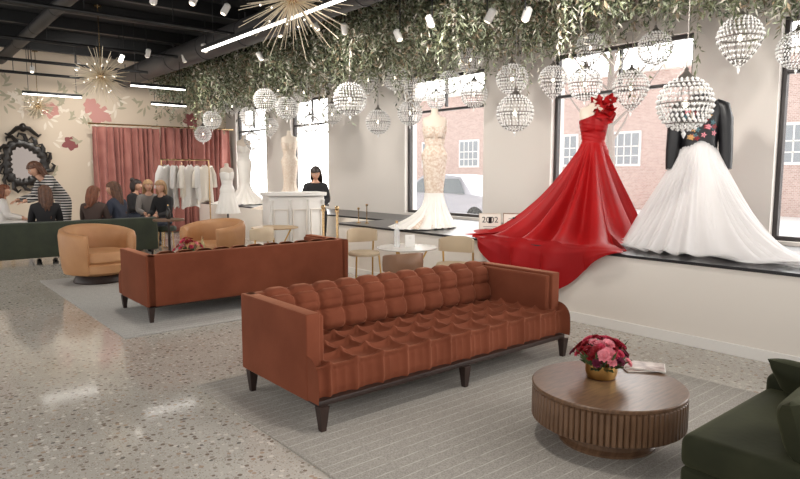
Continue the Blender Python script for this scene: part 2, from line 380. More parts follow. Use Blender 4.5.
# flowers
pinks=[mat('rose_petal',C(186,34,64),.6,col2=C(216,80,108),vscale=20),mat('crimson_petal',C(140,10,24),.6,var=.25,vscale=20),mat('blush_petal',C(226,140,150),.6,var=.1,vscale=20),mat('plum_petal',C(106,20,50),.6,var=.2,vscale=20)]
leafm=mat('leaf_green',C(70,88,50),.6,var=.3,vscale=15)
def flower_mesh():
    mb=MB()
    for ring,(n,r,ti) in enumerate(((4,.012,1.35),(6,.022,1.0),(8,.032,.6),(9,.04,.2))):
        for k in range(n):
            a=2*pi*k/n+ring*.6
            def fn(u,v):
                x=(u-.5)*r*1.1*math.sin(pi*(.15+.75*v)); y=v*r; z=.25*r*math.sin(v*pi)+(u-.5)**2*r*1.2
                c,s=math.cos(ti),math.sin(ti); y2=y*c-z*s; z2=y*s+z*c
                y2+=.003
                return (x*math.cos(a)-y2*math.sin(a),x*math.sin(a)+y2*math.cos(a),z2)
            mb.grid(fn,4,4)
    return mb
fproto=flower_mesh(); fl={}
def bouquet(base,n,rad,hh,group,pal):
    for i in range(n):
        a=i*2.399; rr=rad*math.sqrt((i+.5)/n)*random.uniform(.9,1.12); z=hh*(1-.75*(rr/rad)**2)+random.uniform(-.02,.025)
        p=Vector((base.x+rr*math.cos(a),base.y+rr*math.sin(a),base.z+z))
        dirv=Vector((rr*math.cos(a),rr*math.sin(a),.6*rad+.02)).normalized(); q=dirv.to_track_quat('Z','Y').to_euler()
        mi=random.choice(pal); e=empty('flower',p); e.rotation_euler=q; s=random.uniform(.6,1.05)
        if mi not in fl: fl[mi]=fproto.obj('bloom',pinks[mi],e).data
        else:
            o=bpy.data.objects.new('bloom',fl[mi]); sc.collection.objects.link(o); o.parent=e
        e.scale=(s,s,s)
        MB().tube([(0,0,-.05),(0,0,.004)],.003,5).obj('stem',leafm,e)
        thing(e,['rose pink','deep crimson','blush pink','plum'][mi]+' flower in the bouquet','flower',group)
def vase_foliage(base,rad,hh,n=60):
    mb=MB()
    for i in range(n):
        a=random.random()*2*pi; r1=rad*.5; r2=rad*random.uniform(.8,1.35); z0=-.02; z1=hh*random.uniform(-.1,1.1); t=Vector((-math.sin(a),math.cos(a),0))*.014
        A=Vector((r1*math.cos(a),r1*math.sin(a),z0)); B=Vector((r2*math.cos(a),r2*math.sin(a),z1)); M=(A+B)/2+Vector((0,0,.015))
        mb.add([A,M+t,B,M-t],[(0,1,2),(0,2,3)])
    o=mb.obj('bouquet_leaves',leafm,loc=base,smooth=False); thing(o,'green leaves tucked among the bouquet flowers','leaves',kind='stuff')
pv=PZ(601,377,TT); 
e=empty('flower_bowl',(pv.x,pv.y,TT)); MB().lathe([(.06,0),(.082,.006),(.092,.04),(.092,.086),(.086,.086),(.084,.04),(.06,.012),(.001,.012)],40).obj('bowl',gold,e)
thing(e,'hammered gold bowl of pink and red flowers on the coffee table','vase')
bouquet(Vector((pv.x,pv.y,TT+.09)),50,.15,.125,'pink and red bouquet flowers',[0,0,1,1,2,2,3]); vase_foliage((pv.x,pv.y,TT+.08),.14,.13)
e=empty('flower_bowl',(3.22,8.4,TT)); MB().lathe([(.06,0),(.08,.01),(.09,.08),(.084,.08),(.07,.012),(.001,.012)],32).obj('bowl',gold,e)
thing(e,'gold bowl of pink flowers on the round wooden coffee table','vase')
bouquet(Vector((3.22,8.4,TT+.12)),20,.19,.16,'pink flowers between the armchairs',[0,0,1,2]); vase_foliage((3.22,8.4,TT+.1),.13,.13,30)
pm=PZ(640,368,TT)
paper=mat('magazine_cover',C(206,190,180),.4,col2=C(150,120,110),vscale=8)
for i,(dx,dy,r,c) in enumerate(((0,0,.3,paper),(.02,-.02,-.1,mat('magazine_cover_dark',C(120,90,80),.4,col2=C(220,205,195),vscale=14)))):
    e=empty('magazine',(pm.x+dx,pm.y+dy,TT+.001+i*.009),r+.6); MB().box((0,0,.004),(.17,.225,.007),.001).obj('cover',c,e); MB().box((0,-.004,.0035),(.172,.224,.004)).obj('pages',white,e)
    thing(e,'glossy magazine lying beside the flower bowl','magazine')
# ---------- barrel chairs
def barrel():
    e=empty('barrel_armchair',(0,0,0))
    prof=[(.36,.16),(.36,.5),(.37,.62),(.40,.665),(.44,.675),(.475,.66),(.49,.6),(.48,.4),(.46,.22),(.44,.155)]
    mb=MB(); A=135
    vs=[];n=len(prof);m=72
    for i in range(m):
        a=math.radians(-A+2*A*i/(m-1)); k=1+.22*(math.cos(a)*.5+.5)**1.2; 
        sh=1 if 3<i<m-4 else [.62,.85,.95,1][min(i,m-1-i)]
        for r,z in prof:
            zz=.16+(z-.16)*k; rc=.425; r2=rc+(r-rc)*sh; z2=.16+(zz-.16)*(.985+.015*sh)
            vs.append((r2*math.sin(a),r2*math.cos(a),z2))
    fs=[(i*n+j,i*n+(j+1)%n,(i+1)*n+(j+1)%n,(i+1)*n+j) for i in range(m-1) for j in range(n)]
    fs+=[tuple(range(n))[::-1],tuple((m-1)*n+j for j in range(n))]
    mb.add(vs,fs); mb.obj('barrel_back',tan,e,sharp=70)
    MB().lathe([(.30,.12),(.39,.14),(.43,.17),(.43,.27),(.40,.29)],48).obj('seat_base',tan,e)
    MB().lathe([(.30,.285),(.36,.29),(.385,.32),(.385,.40),(.36,.44),(.28,.455),(.001,.46)],48,c=(0,-.03,0)).obj('seat',tan,e)
    MB().lathe([(.33,.014),(.335,.03),(.32,.06),(.29,.12)],48).obj('swivel_base',darkwood,e)
    return e
bc=barrel(); bc.location=(2.33,9.45,0); bc.rotation_euler=(0,0,math.radians(14)); bc.scale=(1.02,)*3
thing(bc,'camel leather barrel armchair with a round swivel base','armchair','camel leather armchairs')
dup(bc,(3.98,9.35,0),math.radians(-62))
# ---------- far green sofa
e=empty('green_sofa',(2.6,12.25,0))
MB().box((0,-.42,.42),(2.7,.14,.6),.04,seg=3).obj('backrest',greenf,e)
for s in (-1,1): MB().box((s*1.28,.05,.38),(.14,.85,.48),.04,seg=3).obj('arm',greenf,e)
MB().box((0,.05,.2),(2.6,.86,.16),.02).obj('base',greenf,e)
for s in (-.62,.62): MB().box((s,.07,.33),(1.2,.82,.14),.05,seg=3).obj('seat',greenf,e)
for x in (-1.25,0,1.25):
    for y in (-.42,.42): MB().lathe([(.015,0),(.025,.13)],10,(x,y,0)).obj('leg',darkwood,e)
thing(e,'long dark green velvet sofa with people seated on it','sofa')
# ---------- mannequins / gowns
def lerp_table(tab,x):
    if x<=tab[0][0]: return tab[0][1]
    for (a,va),(b_,vb) in zip(tab,tab[1:]):
        if x<=b_:
            t=(x-a)/(b_-a); t=t*t*(3-2*t); return va+(vb-va)*t
    return tab[-1][1]
def torso_mesh(mb,z0,mi=0,s=1):
    prof=[(-.22,.165,.125),(-.12,.172,.125),(0,.12,.095),(.1,.135,.10),(.2,.155,.12),(.27,.165,.115),(.34,.175,.095),(.395,.16,.075),(.425,.08,.06),(.45,.052,.052),(.52,.047,.047),(.53,.03,.03)]
    seg=28; vs=[]
    for z,rx,ry in prof:
        for i in range(seg):
            a=2*pi*i/seg; y=ry*math.sin(a)
            if .12<z<.3 and y<0: y*=1+.28*abs(math.sin(2*a))
            vs.append((rx*math.cos(a)*s,y*s,z0+z*s))
    fs=[(j*seg+i,j*seg+(i+1)%seg,(j+1)*seg+(i+1)%seg,(j+1)*seg+i) for j in range(len(prof)-1) for i in range(seg)]
    fs+=[tuple(range(seg))[::-1],tuple((len(prof)-1)*seg+i for i in range(seg))]
    mb.add(vs,fs,mi)
def bodice(mb,z0,top=.27,off=.012,asym=0,s=1,bottom=-.2,ruch=0):
    prof=[(-.2,.168,.128),(-.12,.172,.125),(0,.12,.095),(.1,.135,.10),(.16,.148,.115),(.2,.155,.12),(.24,.162,.118),(.27,.165,.115),(.31,.17,.105),(.34,.175,.095),(.395,.165,.078),(.42,.10,.065)]
    def R(z):
        z=max(-.2,min(.42,z))
        for (a,b1,c1),(d,e1,f1) in zip(prof,prof[1:]):
            if z<=d: t=(z-a)/(d-a); return b1+(e1-b1)*t,c1+(f1-c1)*t
        return prof[-1][1:]
    def fn(u,v):
        a=2*pi*u; ca=math.cos(a); zt=top+asym*(.5+.5*ca)**1.3+(.03*(math.sin(a)<0)*abs(math.sin(2*a)) if not asym else 0); z=bottom+(zt-bottom)*v; rx,ry=R(z)
        o=off+ruch*math.sin(z*140+4*math.cos(a))
        y=(ry+o)*math.sin(a)
        if .12<z<.3 and y<0: y*=1+.28*abs(math.sin(2*a))
        return ((rx+o)*math.cos(a)*s,y*s,z0+z*s)
    mb.grid(fn,72,60 if ruch else 24,closeu=True)
def stand(e,h,m=chrome):
    MB().lathe([(.15,0),(.155,.008),(.14,.018),(.02,.025),(.014,.04),(.014,h)],32).obj('stand',m,e)
def polar_skirt(mb,zw,reach,fold,nf,pw=(1.3,1.0),rw=.13,hang=None,xedge=None,zf=.012,na=260,ns=60,seedp=0,crisp=0):
    def fn(u,v):
        ph=360*u-180; a=math.radians(ph); dx,dy=-math.cos(a),math.sin(a)
        R=lerp_table(reach,ph); hg=lerp_table(hang,ph) if hang else 0
        re=None
        if xedge is not None and dx<-.05: re=xedge/(-dx); R=min(R,re)
        f=math.sin(nf*a+seedp+1.3*math.sin(3*a)+.6*v)+.5*math.sin((nf*1.0//1.7)*a*2+seedp*2+1.0*math.sin(2*a))
        if crisp: f=f-crisp*abs(math.sin(nf*.5*a+seedp+.7*math.sin(4*a)))+crisp*.5
        p=pw[0]+pw[1]*max(0,R-.6)
        if hg<=.004 or v<.72:
            vv=v if hg<=.004 else v/.72
            r=rw+(R-rw)*vv**(1.0+.35*max(0,R-.7)); t=(r-rw)/(R-rw+1e-6); z=zf+(zw-zf)*(1-t)**p
            am=fold*min(1,vv*1.4)
            r2=r*(1+am*f/max(r,.22)*1.1); z+=.30*am*f*min(1,max(0,vv-.2)*3)
            z=max(z,zf+.004+.016*(f+1.5)*min(1,vv))
            if re is not None: r2=min(r2,re)
            return (dx*r2,dy*r2,z)
        w=(v-.72)/.28; dn=hg*w; rr=re if re else R
        off=.03+.07*max(0,f*.5+.5)*min(1,w*2)
        return (-(xedge)-off*(min(1,w*6)), dy*rr+.04*f*w, zf+.02+.01*f-dn if w>.02 else zf+.03)
    mb.grid(fn,na,ns,closeu=True)
gx,gy=6.72,4.38
e=empty('mannequin',(gx,gy,ZP)); stand(e,1.1); RZ=math.radians(-50)
mb=MB(); torso_mesh(mb,1.16); mb.obj('torso',mann,e,rot=(0,0,RZ))
mb=MB(); bodice(mb,1.16,top=.25,asym=.16,off=.014,ruch=.002); mb.obj('bodice',red,e,rot=(0,0,RZ),sharp=180)
mb=MB(); reach=[(-180,.6),(-120,.56),(-90,.6),(-60,.95),(-40,1.35),(0,3),(34,3),(42,1.4),(56,1.0),(80,.78),(110,.62),(180,.6)]
hang=[(-46,0),(-32,.22),(-14,.62),(6,.50),(35,0)]
polar_skirt(mb,1.14,reach,.062,15,(1.12,1.15),.125,hang,gx-XP+.012,na=640,ns=120,crisp=.9)
mb.obj('skirt_with_train',red,e,sharp=180)
mb=MB(); 
for k in range(9):
    def fn(u,v,k=k):
        a=2*pi*u*1.1+k*1.3; r=(.012+(.128-.009*k)*v); w=.028*v*math.sin(5*a+k*2)
        return (r*math.cos(a),r*math.sin(a)*.85,w+.06*v*v-.025*v**4)
    M=Matrix.Translation((.10-.02*k*(k%2)+.01*k,-.06+.024*(k%3),1.16+.30+.024*k))@Matrix.Rotation(1.2-.25*k,4,'X')@Matrix.Rotation(.5-.25*(k%4),4,'Y')
    mb.grid(fn,100,10,M=M)
mb.obj('shoulder_ruffle',red,e,rot=(0,0,RZ),sharp=180)
thing(e,'headless mannequin in a red one-shoulder gown with a long train','mannequin')
tulle=trans('white_tulle',C(246,242,241),.6); tulle2=mat('ivory_underskirt',C(238,233,230),.8)
wx,wy=6.55,3.02
e=empty('mannequin',(wx,wy,ZP)); stand(e,1.05); R2=math.radians(-60)
mb=MB(); torso_mesh(mb,1.12); mb.obj('torso',mann,e,rot=(0,0,R2))
r1=[(-180,.55),(-120,.62),(-90,.85),(-75,1.3),(-62,1.9),(-50,1.5),(-30,1.05),(0,.92),(25,.82),(60,.66),(90,.58),(120,.55),(180,.55)]
for k,(sc_,m_) in enumerate(((.60,tulle2),(.74,tulle),(.84,tulle),(.93,tulle),(1.0,tulle))):
    mb=MB(); polar_skirt(mb,1.12,[(a,b*sc_) for a,b in r1],.034,13+k*4,(.98,1.6),.105+.007*k,na=360,ns=50,seedp=k*1.7,xedge=1.03,crisp=.5); mb.obj('tulle_skirt',m_,e,sharp=180)
jk=mat('black_leather_jacket',C(20,19,22),.4,bump=.3,bscale=12)
mb=MB()
def fj(u,v):
    a=2*pi*u; z=-.17+.58*v; tab=[(-.2,.185,.16),(0,.175,.145),(.15,.19,.145),(.3,.205,.135),(.38,.18,.11),(.42,.09,.075)]
    rx,ry=.09,.075
    for (a0,b1,c1),(d,e1,f1) in zip(tab,tab[1:]):
        if z<=d+1e-6: t=(z-a0)/(d-a0); rx=b1+(e1-b1)*t; ry=c1+(f1-c1)*t; break
    w=1+.045*math.sin(5*a+z*9)*(1-v*.6); return (rx*math.cos(a)*w,ry*math.sin(a)*w,1.12+z+.02*math.sin(3*a)*(v<.05))
mb.grid(fj,56,28,closeu=True)
mb.lathe([(.085,0),(.095,.035),(.088,.07),(.075,.068),(.078,.03),(.07,0)],28,(0,0,1.12+.40))
mb.obj('jacket_body',jk,e,rot=(0,0,R2),sharp=60)
for s in (-1,1):
    MB().tube([(s*.13,0,1.12+.37),(s*.20,.0,1.12+.33),(s*.23,0,1.12+.2),(s*.24,-.01,1.12+.05),(s*.25,-.02,1.12-.1),(s*.255,-.03,1.12-.22),(s*.255,-.04,1.12-.3)],[.05,.075,.078,.072,.066,.06,.056],18).obj('jacket_sleeve',jk,e,rot=(0,0,R2),sharp=60)
mb=MB(); 
for i in range(26):
    a=random.uniform(3.9,5.4); z=1.12+random.uniform(.0,.3); rx,ry=.205,.155; c=Vector((rx*math.cos(a),ry*math.sin(a)*1.05,z)); nrm=Vector((math.cos(a)/rx,math.sin(a)/ry,0)).normalized(); q=nrm.to_track_quat('Z','Y').to_matrix().to_4x4()
    for k in range(5):
        b_=2*pi*k/5; dz=.004+.0004*i; mb.add([(0,0,dz),(.018*math.cos(b_-.4),.018*math.sin(b_-.4),dz),(.03*math.cos(b_),.03*math.sin(b_),dz),(.018*math.cos(b_+.4),.018*math.sin(b_+.4),dz)],[(0,1,2,3)],i%4,Matrix.Translation(c)@q)
o=mb.obj('painted_flowers',[pinks[1],pinks[2],mat('teal_paint',C(70,110,120),.5),mat('ochre_paint',C(200,150,90),.5)],e,rot=(0,0,R2),smooth=False); o['kind']='stuff'
thing(e,'headless mannequin in a black painted jacket and white tulle skirt','mannequin')
lace=mat('ivory_lace',C(232,220,206),.75,bump=.25,bscale=60,col2=C(214,192,172),vscale=30)
satin=mat('ivory_satin',C(244,239,232),.5,bump=.1,bscale=8,var=.04)
nude=mat('nude_lace',C(206,178,154),.8,bump=.2,bscale=60,col2=C(240,230,218),vscale=34)
def gown(loc,m,label,rz,train_phi=180,R=.42,tr=.8,low=None,vk=.45):
    e=empty('mannequin',loc,rz); stand(e,1.0)
    mb=MB(); torso_mesh(mb,1.15); mb.obj('torso',mann,e)
    mb=MB(); bodice(mb,1.15,top=.25); mb.obj('bodice',m,e)
    def fn(u,v,ex=0,nf=14):
        a=2*pi*u; z=.97*(1-v)+.012
        k=max(0,(v-vk)/(1-vk)); base=.175-.05*min(1,v*1.8); r=base+(R-base)*k**1.8+ex
        dd=math.cos(a-math.radians(train_phi)); r+=tr*max(0,dd)**3*max(0,(v-.6)/.4)**2.5
        f=math.sin(nf*a)+.4*math.sin((nf+9)*a+1); r*=1+.07*f*k
        return (r*math.cos(a),r*math.sin(a)*(.8+.2*min(1,v*1.5)),max(.012,z+.012*f*k))
    mb=MB(); mb.grid(fn,160,50,closeu=True); mb.obj('skirt',m,e,sharp=180)
    if low:
        mb=MB(); mb.grid(lambda u,v:fn(u,.5+.5*v,.010+.05*v,19),180,30,closeu=True); mb.obj('tulle_flounce',low,e,sharp=180)
    return thing(e,label,'mannequin')
p=PZ(434,224,ZP+.05); gown((p.x,p.y,ZP),nude,'mannequin in a nude lace gown with a white tulle hem',math.radians(-40),215,.25,.38,satin,.52)
gown((6.95,12.1,ZP),lace,'mannequin in an ivory lace gown with a trailing skirt',math.radians(-35),235,.42,.6,None,.4)
gown((6.95,14.3,ZP),satin,'mannequin in a plain ivory satin gown on the ledge',math.radians(-30),200,.5,.3)
e=empty('dress_form',(5.35,11.8,0)); MB().lathe([(.2,0),(.2,.02),(.03,.05),(.018,.1),(.018,.75)],24).obj('stand',darkwood,e)
mb=MB(); torso_mesh(mb,1.3,s=.8); mb.obj('torso',mann,e)
mb=MB(); bodice(mb,1.3,top=.28,s=.82); 
mb.grid(lambda u,v:((.14+.1*v)*(1+.06*math.sin(12*2*pi*u)*v)*math.cos(2*pi*u),(.11+.1*v)*(1+.06*math.sin(12*2*pi*u)*v)*math.sin(2*pi*u),1.15-.42*v),72,20,closeu=True)
mb.obj('slip_dress',satin,e,sharp=180); thing(e,'small dress form wearing a short white slip dress','dress form')
# ---------- greenery
gm=[mat('olive_leaf',C(112,117,88),.7,var=.2),mat('sage_leaf',C(158,165,140),.7,var=.15),mat('dry_leaf',C(148,132,108),.7,var=.2),mat('deep_leaf',C(64,72,50),.7,var=.2),mat('pale_blossom',C(216,210,196),.7)]
def greenery(y0,y1,ns,nc,ls,label):
    V=[];F=[];MI=[]
    def leaf(p,d,l,w,mi):
        o=len(V); d=d.normalized(); s=d.cross(Vector((rng.normal(),rng.normal(),rng.normal()))).normalized()*w; n=d.cross(s).normalized()*w*.4
        V.extend([tuple(p),tuple(p+d*l*.45+s+n),tuple(p+d*l),tuple(p+d*l*.45-s+n)]); F.append((o,o+1,o+2)); F.append((o,o+2,o+3)); MI.extend([mi,mi])
    pm_=[.32,.28,.14,.15,.11]
    for i in range(ns):
        y=rng.uniform(y0,y1); x=min(5.42+rng.random()**1.25*1.75,7.15); z=rng.uniform(3.6,3.95); ln=(.2+1.0*rng.random()**2.0)*(.6+.7*math.sin(y*2.1+x)**2)
        if x<5.9: ln*=.9
        k=int(ln/.03/ls); p=Vector((x,y,z)); dr=Vector((rng.normal()*.12,rng.normal()*.12,-1)).normalized(); mi0=rng.choice(5,p=pm_)
        for j in range(k):
            dr=(dr+Vector((rng.normal()*.1,rng.normal()*.1,-.08))).normalized(); p=p+dr*.03*ls
            d=Vector((rng.normal()*.7,rng.normal()*.7,-.8+rng.normal()*.4)); leaf(p,d,rng.uniform(.05,.10)*ls,rng.uniform(.006,.013)*ls,int(mi0 if rng.random()<.7 else rng.choice(5,p=pm_)))
    for i in range(nc):
        y=rng.uniform(y0,y1); x=rng.uniform(5.38,7.3); p=Vector((x,y,rng.uniform(3.28+.22*math.sin(y*2.3+x*1.7),4.0))); leaf(p,Vector((rng.normal(),rng.normal(),rng.normal()-.4)),rng.uniform(.05,.11)*ls,rng.uniform(.009,.018)*ls,int(rng.choice(5,p=pm_)))
    me=bpy.data.meshes.new('hanging_greenery'); me.from_pydata(V,[],F); [me.materials.append(m) for m in gm]; me.polygons.foreach_set('material_index',MI); me.update()
    o=bpy.data.objects.new('hanging_greenery',me); sc.collection.objects.link(o); thing(o,label,'greenery',kind='stuff')
greenery(1.0,8.5,800,30000,1.0,'dense olive and sage foliage hanging above the window ledge')
greenery(8.5,16.2,520,15000,1.35,'dense sage foliage hanging above the white reception desk')
# ---------- crystal orbs
bead=mat('glowing_crystal_beads',C(240,238,236),.08,.0,Coat_Weight=.8,Specular_IOR_Level=1.0,Emission_Color=(1,.95,.88,1),Emission_Strength=.12); wire=mat('pewter_wire',C(140,134,128),.35,.8)  # beads emit a little themselves, standing in for glow from the inner bulb
def orb(shape):
    e=empty('crystal_chandelier',(0,0,0)); R=.2
    def rad(t):
        if shape==0: return math.sqrt(max(0,1-t*t))
        return math.sqrt(max(0,1-t*t))*(1 if t>.0 else (1+t)**.35)
    mb=MB(); nm=14
    for k in range(nm):
        a=2*pi*k/nm
        mb.tube([(R*rad(t)*math.cos(a),R*rad(t)*math.sin(a),R*t*(1 if t>0 or shape==0 else 1.35)) for t in [math.sin(pi*(j/12-.5)) for j in range(13)]],.0035,4)
    for t in (-.75,0,.75): zt=R*t*(1 if t>0 or shape==0 else 1.35); mb.lathe([(R*rad(t)-.003,zt-.005),(R*rad(t)+.004,zt),(R*rad(t)-.003,zt+.005)],32,caps=False)
    mb.lathe([(.05,R-.01),(.06,R+.005),(.03,R+.03),(.015,R+.05),(.02,R+.06),(.006,R+.08)],16)
    mb.obj('frame',wire,e)
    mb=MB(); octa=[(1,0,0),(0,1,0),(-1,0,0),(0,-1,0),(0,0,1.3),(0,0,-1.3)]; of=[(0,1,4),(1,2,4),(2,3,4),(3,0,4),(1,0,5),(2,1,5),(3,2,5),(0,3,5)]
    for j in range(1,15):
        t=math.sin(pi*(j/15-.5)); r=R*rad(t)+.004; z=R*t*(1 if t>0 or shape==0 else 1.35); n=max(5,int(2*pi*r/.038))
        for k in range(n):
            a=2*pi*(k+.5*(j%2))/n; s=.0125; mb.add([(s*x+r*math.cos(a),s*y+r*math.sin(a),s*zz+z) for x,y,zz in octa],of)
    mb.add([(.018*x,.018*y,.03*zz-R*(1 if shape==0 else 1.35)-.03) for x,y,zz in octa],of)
    mb.obj('glowing_crystal_beads',bead,e,smooth=False)['kind']='stuff'
    MB().sph((0,0,0),(.02,.02,.03)).obj('bulb',bulb,e)
    return e
po=[orb(0),orb(1)]
orbs=[(515,113,18,0),(512,79,15,0),(474,94,13,0),(685,104,26,0),(740,38,21,1),(631,88,17,1),(585,84,16,0),(553,80,14,1),(797,50,18,0),(410,113,12,0),(416,90,12,1),(350,99,16,0),(378,122,12,0),(332,114,10,0),(310,124,9,0),(287,108,11,0),(265,100,11,0),(304,92,10,0),(270,126,8,1),(252,140,8,1),(249,116,9,1),(212,120,9,0),(203,134,8,0),(232,106,8,0),(450,82,11,0),(395,78,12,0),(655,48,16,0),(590,48,14,1),(470,60,12,0),(325,78,10,1),(192,118,7,0),(436,100,9,0),(368,80,10,1),(278,90,9,0),(218,104,7,1)]
used=[False,False]
for i,(a,bb,r,sh) in enumerate(orbs):
    D=.205*623/r; p=PT(a,bb,D)
    if p.x<5.5: p=PX(a,bb,5.55)
    if p.x>7.0: p=PX(a,bb,6.95)
    if not used[sh]: o=po[sh]; used[sh]=True
    else: o=dup(po[sh],p)
    o.location=p; 
    d=(p.x*HX+p.y*HY); s=r*d/623/.205; o.scale=(s,s,s); o.rotation_euler=(0,0,i*.7)
    for ch in [c for c in o.children if c.name.startswith('hanging_cord')]: bpy.data.objects.remove(ch)
    MB().tube([(0,0,.2),(0,0,(3.9-p.z)/s)],.004/s,5).obj('hanging_cord',wire,o)
    thing(o,('round' if sh==0 else 'teardrop')+' crystal bead chandelier hanging below the foliage','chandelier','crystal bead chandeliers')
# ---------- starbursts
tipm=emis('glowing_tip',(1,.92,.8,1),2.5)
def starburst(c,R,n,th):
    e=empty('starburst_chandelier',c); mb=MB(); tips=MB()
    for i in range(n):
        z=1-2*(i+.5)/n; a=i*2.39996; r=math.sqrt(1-z*z); d=Vector((r*math.cos(a),r*math.sin(a),z)); ln=R*(1 if i%3 else .7)*random.uniform(.85,1.05)
        mb.tube([d*.05,d*ln],[th*1.3,th*.6],5)
        if i%5==0: tips.sph(d*ln*.6,.011,6,5)
    mb.obj('rays',champ,e); tips.obj('ray_lamps',tipm,e)['kind']='stuff'
    MB().sph((0,0,0),.07,20,14).obj('center_globe',brass,e); MB().tube([(0,0,.05),(0,0,4.25-c.z)],.008,6).obj('hanging_rod',brass,e)
    MB().lathe([(.06,4.22-c.z),(.06,4.25-c.z)],20).obj('canopy',brass,e)
    thing(e,'champagne starburst chandelier with radiating rods','chandelier')
starburst(PT(292,-2,6.8),.64,130,.0055); starburst(PT(101,76,10.5),.47,120,.0065); starburst(PT(38,106,14.3),.36,70,.0065)
# ---------- curtains
cur=mat('dusty_rose_curtain',C(146,90,82),.8,col2=C(168,110,100),vscale=3,Sheen_Weight=.1)
def curtain(x0,x1,y,ztop,nf,label):
    mb=MB()
    def fn(u,v):
        x=x0+(x1-x0)*u; q=u*nf+.35*math.sin(u*17)+.15*math.sin(v*3+u*30)
        am=.04+.035*(.5+.5*math.sin(u*23+1))
        return (x,y+am*math.sin(2*pi*q)+.03*math.sin(2*pi*q*.37+2*v),ztop-(ztop-.02)*v)
    mb.grid(fn,int(nf*14),18)
    o=mb.obj('curtain',cur,sharp=180); m=o.modifiers.new('s','SOLIDIFY'); m.thickness=.008; thing(o,label,'curtain','dusty rose curtains')
curtain(3.95,5.5,16.0,2.62,11,'dusty rose floor-length curtain with deep pleats')
curtain(5.52,7.35,15.95,2.66,12,'dusty rose floor-length curtain with deep pleats')
o=MB().tube([(3.85,15.95,2.68),(7.45,15.95,2.68)],.018,8).obj('curtain_rod',brass); thing(o,'brass rod carrying the rose curtains','curtain rod')
e=empty('ornate_mirror',(2.6,16.46,1.75))
mb=MB()
def ft(u,v):
    a=2*pi*u;b_=2*pi*v; rr=.095+.02*math.sin(18*a); R1=.38+.03*math.cos(3*a); return ((R1+rr*math.cos(b_))*math.cos(a),-.04-.045*math.sin(b_),(R1*1.15+rr*math.cos(b_))*math.sin(a))
mb.grid(ft,144,10,closeu=True)
for k in range(14):
    a=2*pi*k/14+.1; r_=1+.08*math.sin(5*k); 
    mb.tube([(.44*math.cos(a),-.06,.5*math.sin(a)),(.52*r_*math.cos(a+.1),-.07,.6*r_*math.sin(a+.1)),(.56*r_*math.cos(a+.28),-.06,.64*r_*math.sin(a+.28)),(.50*r_*math.cos(a+.36),-.05,.57*r_*math.sin(a+.36))],[.05,.045,.03,.015],8)
for s in (-1,1): 
    mb.tube([(0,-.05,.8),(s*.12,-.06,.78),(s*.22,-.06,.68),(s*.3,-.05,.62),(s*.36,-.05,.66)],[.05,.05,.04,.035,.015],8)
mb.sph((0,-.05,.8),(.08,.05,.1),12,8)
mb.obj('carved_frame',mat('black_lacquer',C(34,28,24),.35),e)
MB().grid(lambda u,v:(.36*v*math.cos(2*pi*u),-.02,.42*v*math.sin(2*pi*u)),48,4,closeu=True).obj('mirror_glass',mat('mirror_glass',C(105,98,94),.06,1),e)
thing(e,'ornate black carved mirror on the cream wall','mirror')
mb=MB(); mm=[mat('mural_gray_green',C(180,172,148),.8),mat('mural_pink',C(204,150,142),.8),mat('mural_pale',C(236,225,210),.8),mat('mural_burgundy',C(146,84,84),.8)]
pcount=[0]
def petal(cx,cz,a,l,w,mi):
    pts=[]; n=8; pcount[0]+=1
    for k in range(n+1):
        t=k/n; pts.append((l*t,w*math.sin(pi*t)**.8))
    pl=pts+[(x,-y) for x,y in pts[::-1][1:-1]]
    yy=16.4992-.00005*pcount[0]
    mb.add([(cx+x*math.cos(a)-y*math.sin(a),yy,cz+x*math.sin(a)+y*math.cos(a)) for x,y in pl],[tuple(range(len(pl)))],mi)
for i in range(80):
    cx=random.uniform(1.2,4.2) if i<62 else random.uniform(4,7.2); cz=random.uniform(2.75,3.5) if (i%3 or i>62) else random.uniform(1.4,2.7); a=random.uniform(0,6.28)
    if i%8==0:
        for k in range(6): petal(cx,cz,a+k*pi/3,random.uniform(.15,.25),.075,1 if i%3 else 3)
    else:
        for k in range(4): petal(cx+.05*k,cz+.04*k,a+k*.7,random.uniform(.12,.26),.028,0 if i%2 else 2)
o=mb.obj('wall_mural',mm,smooth=False); thing(o,'painted mural of pale leaves and pink blossoms on the cream wall','mural',kind='stuff')
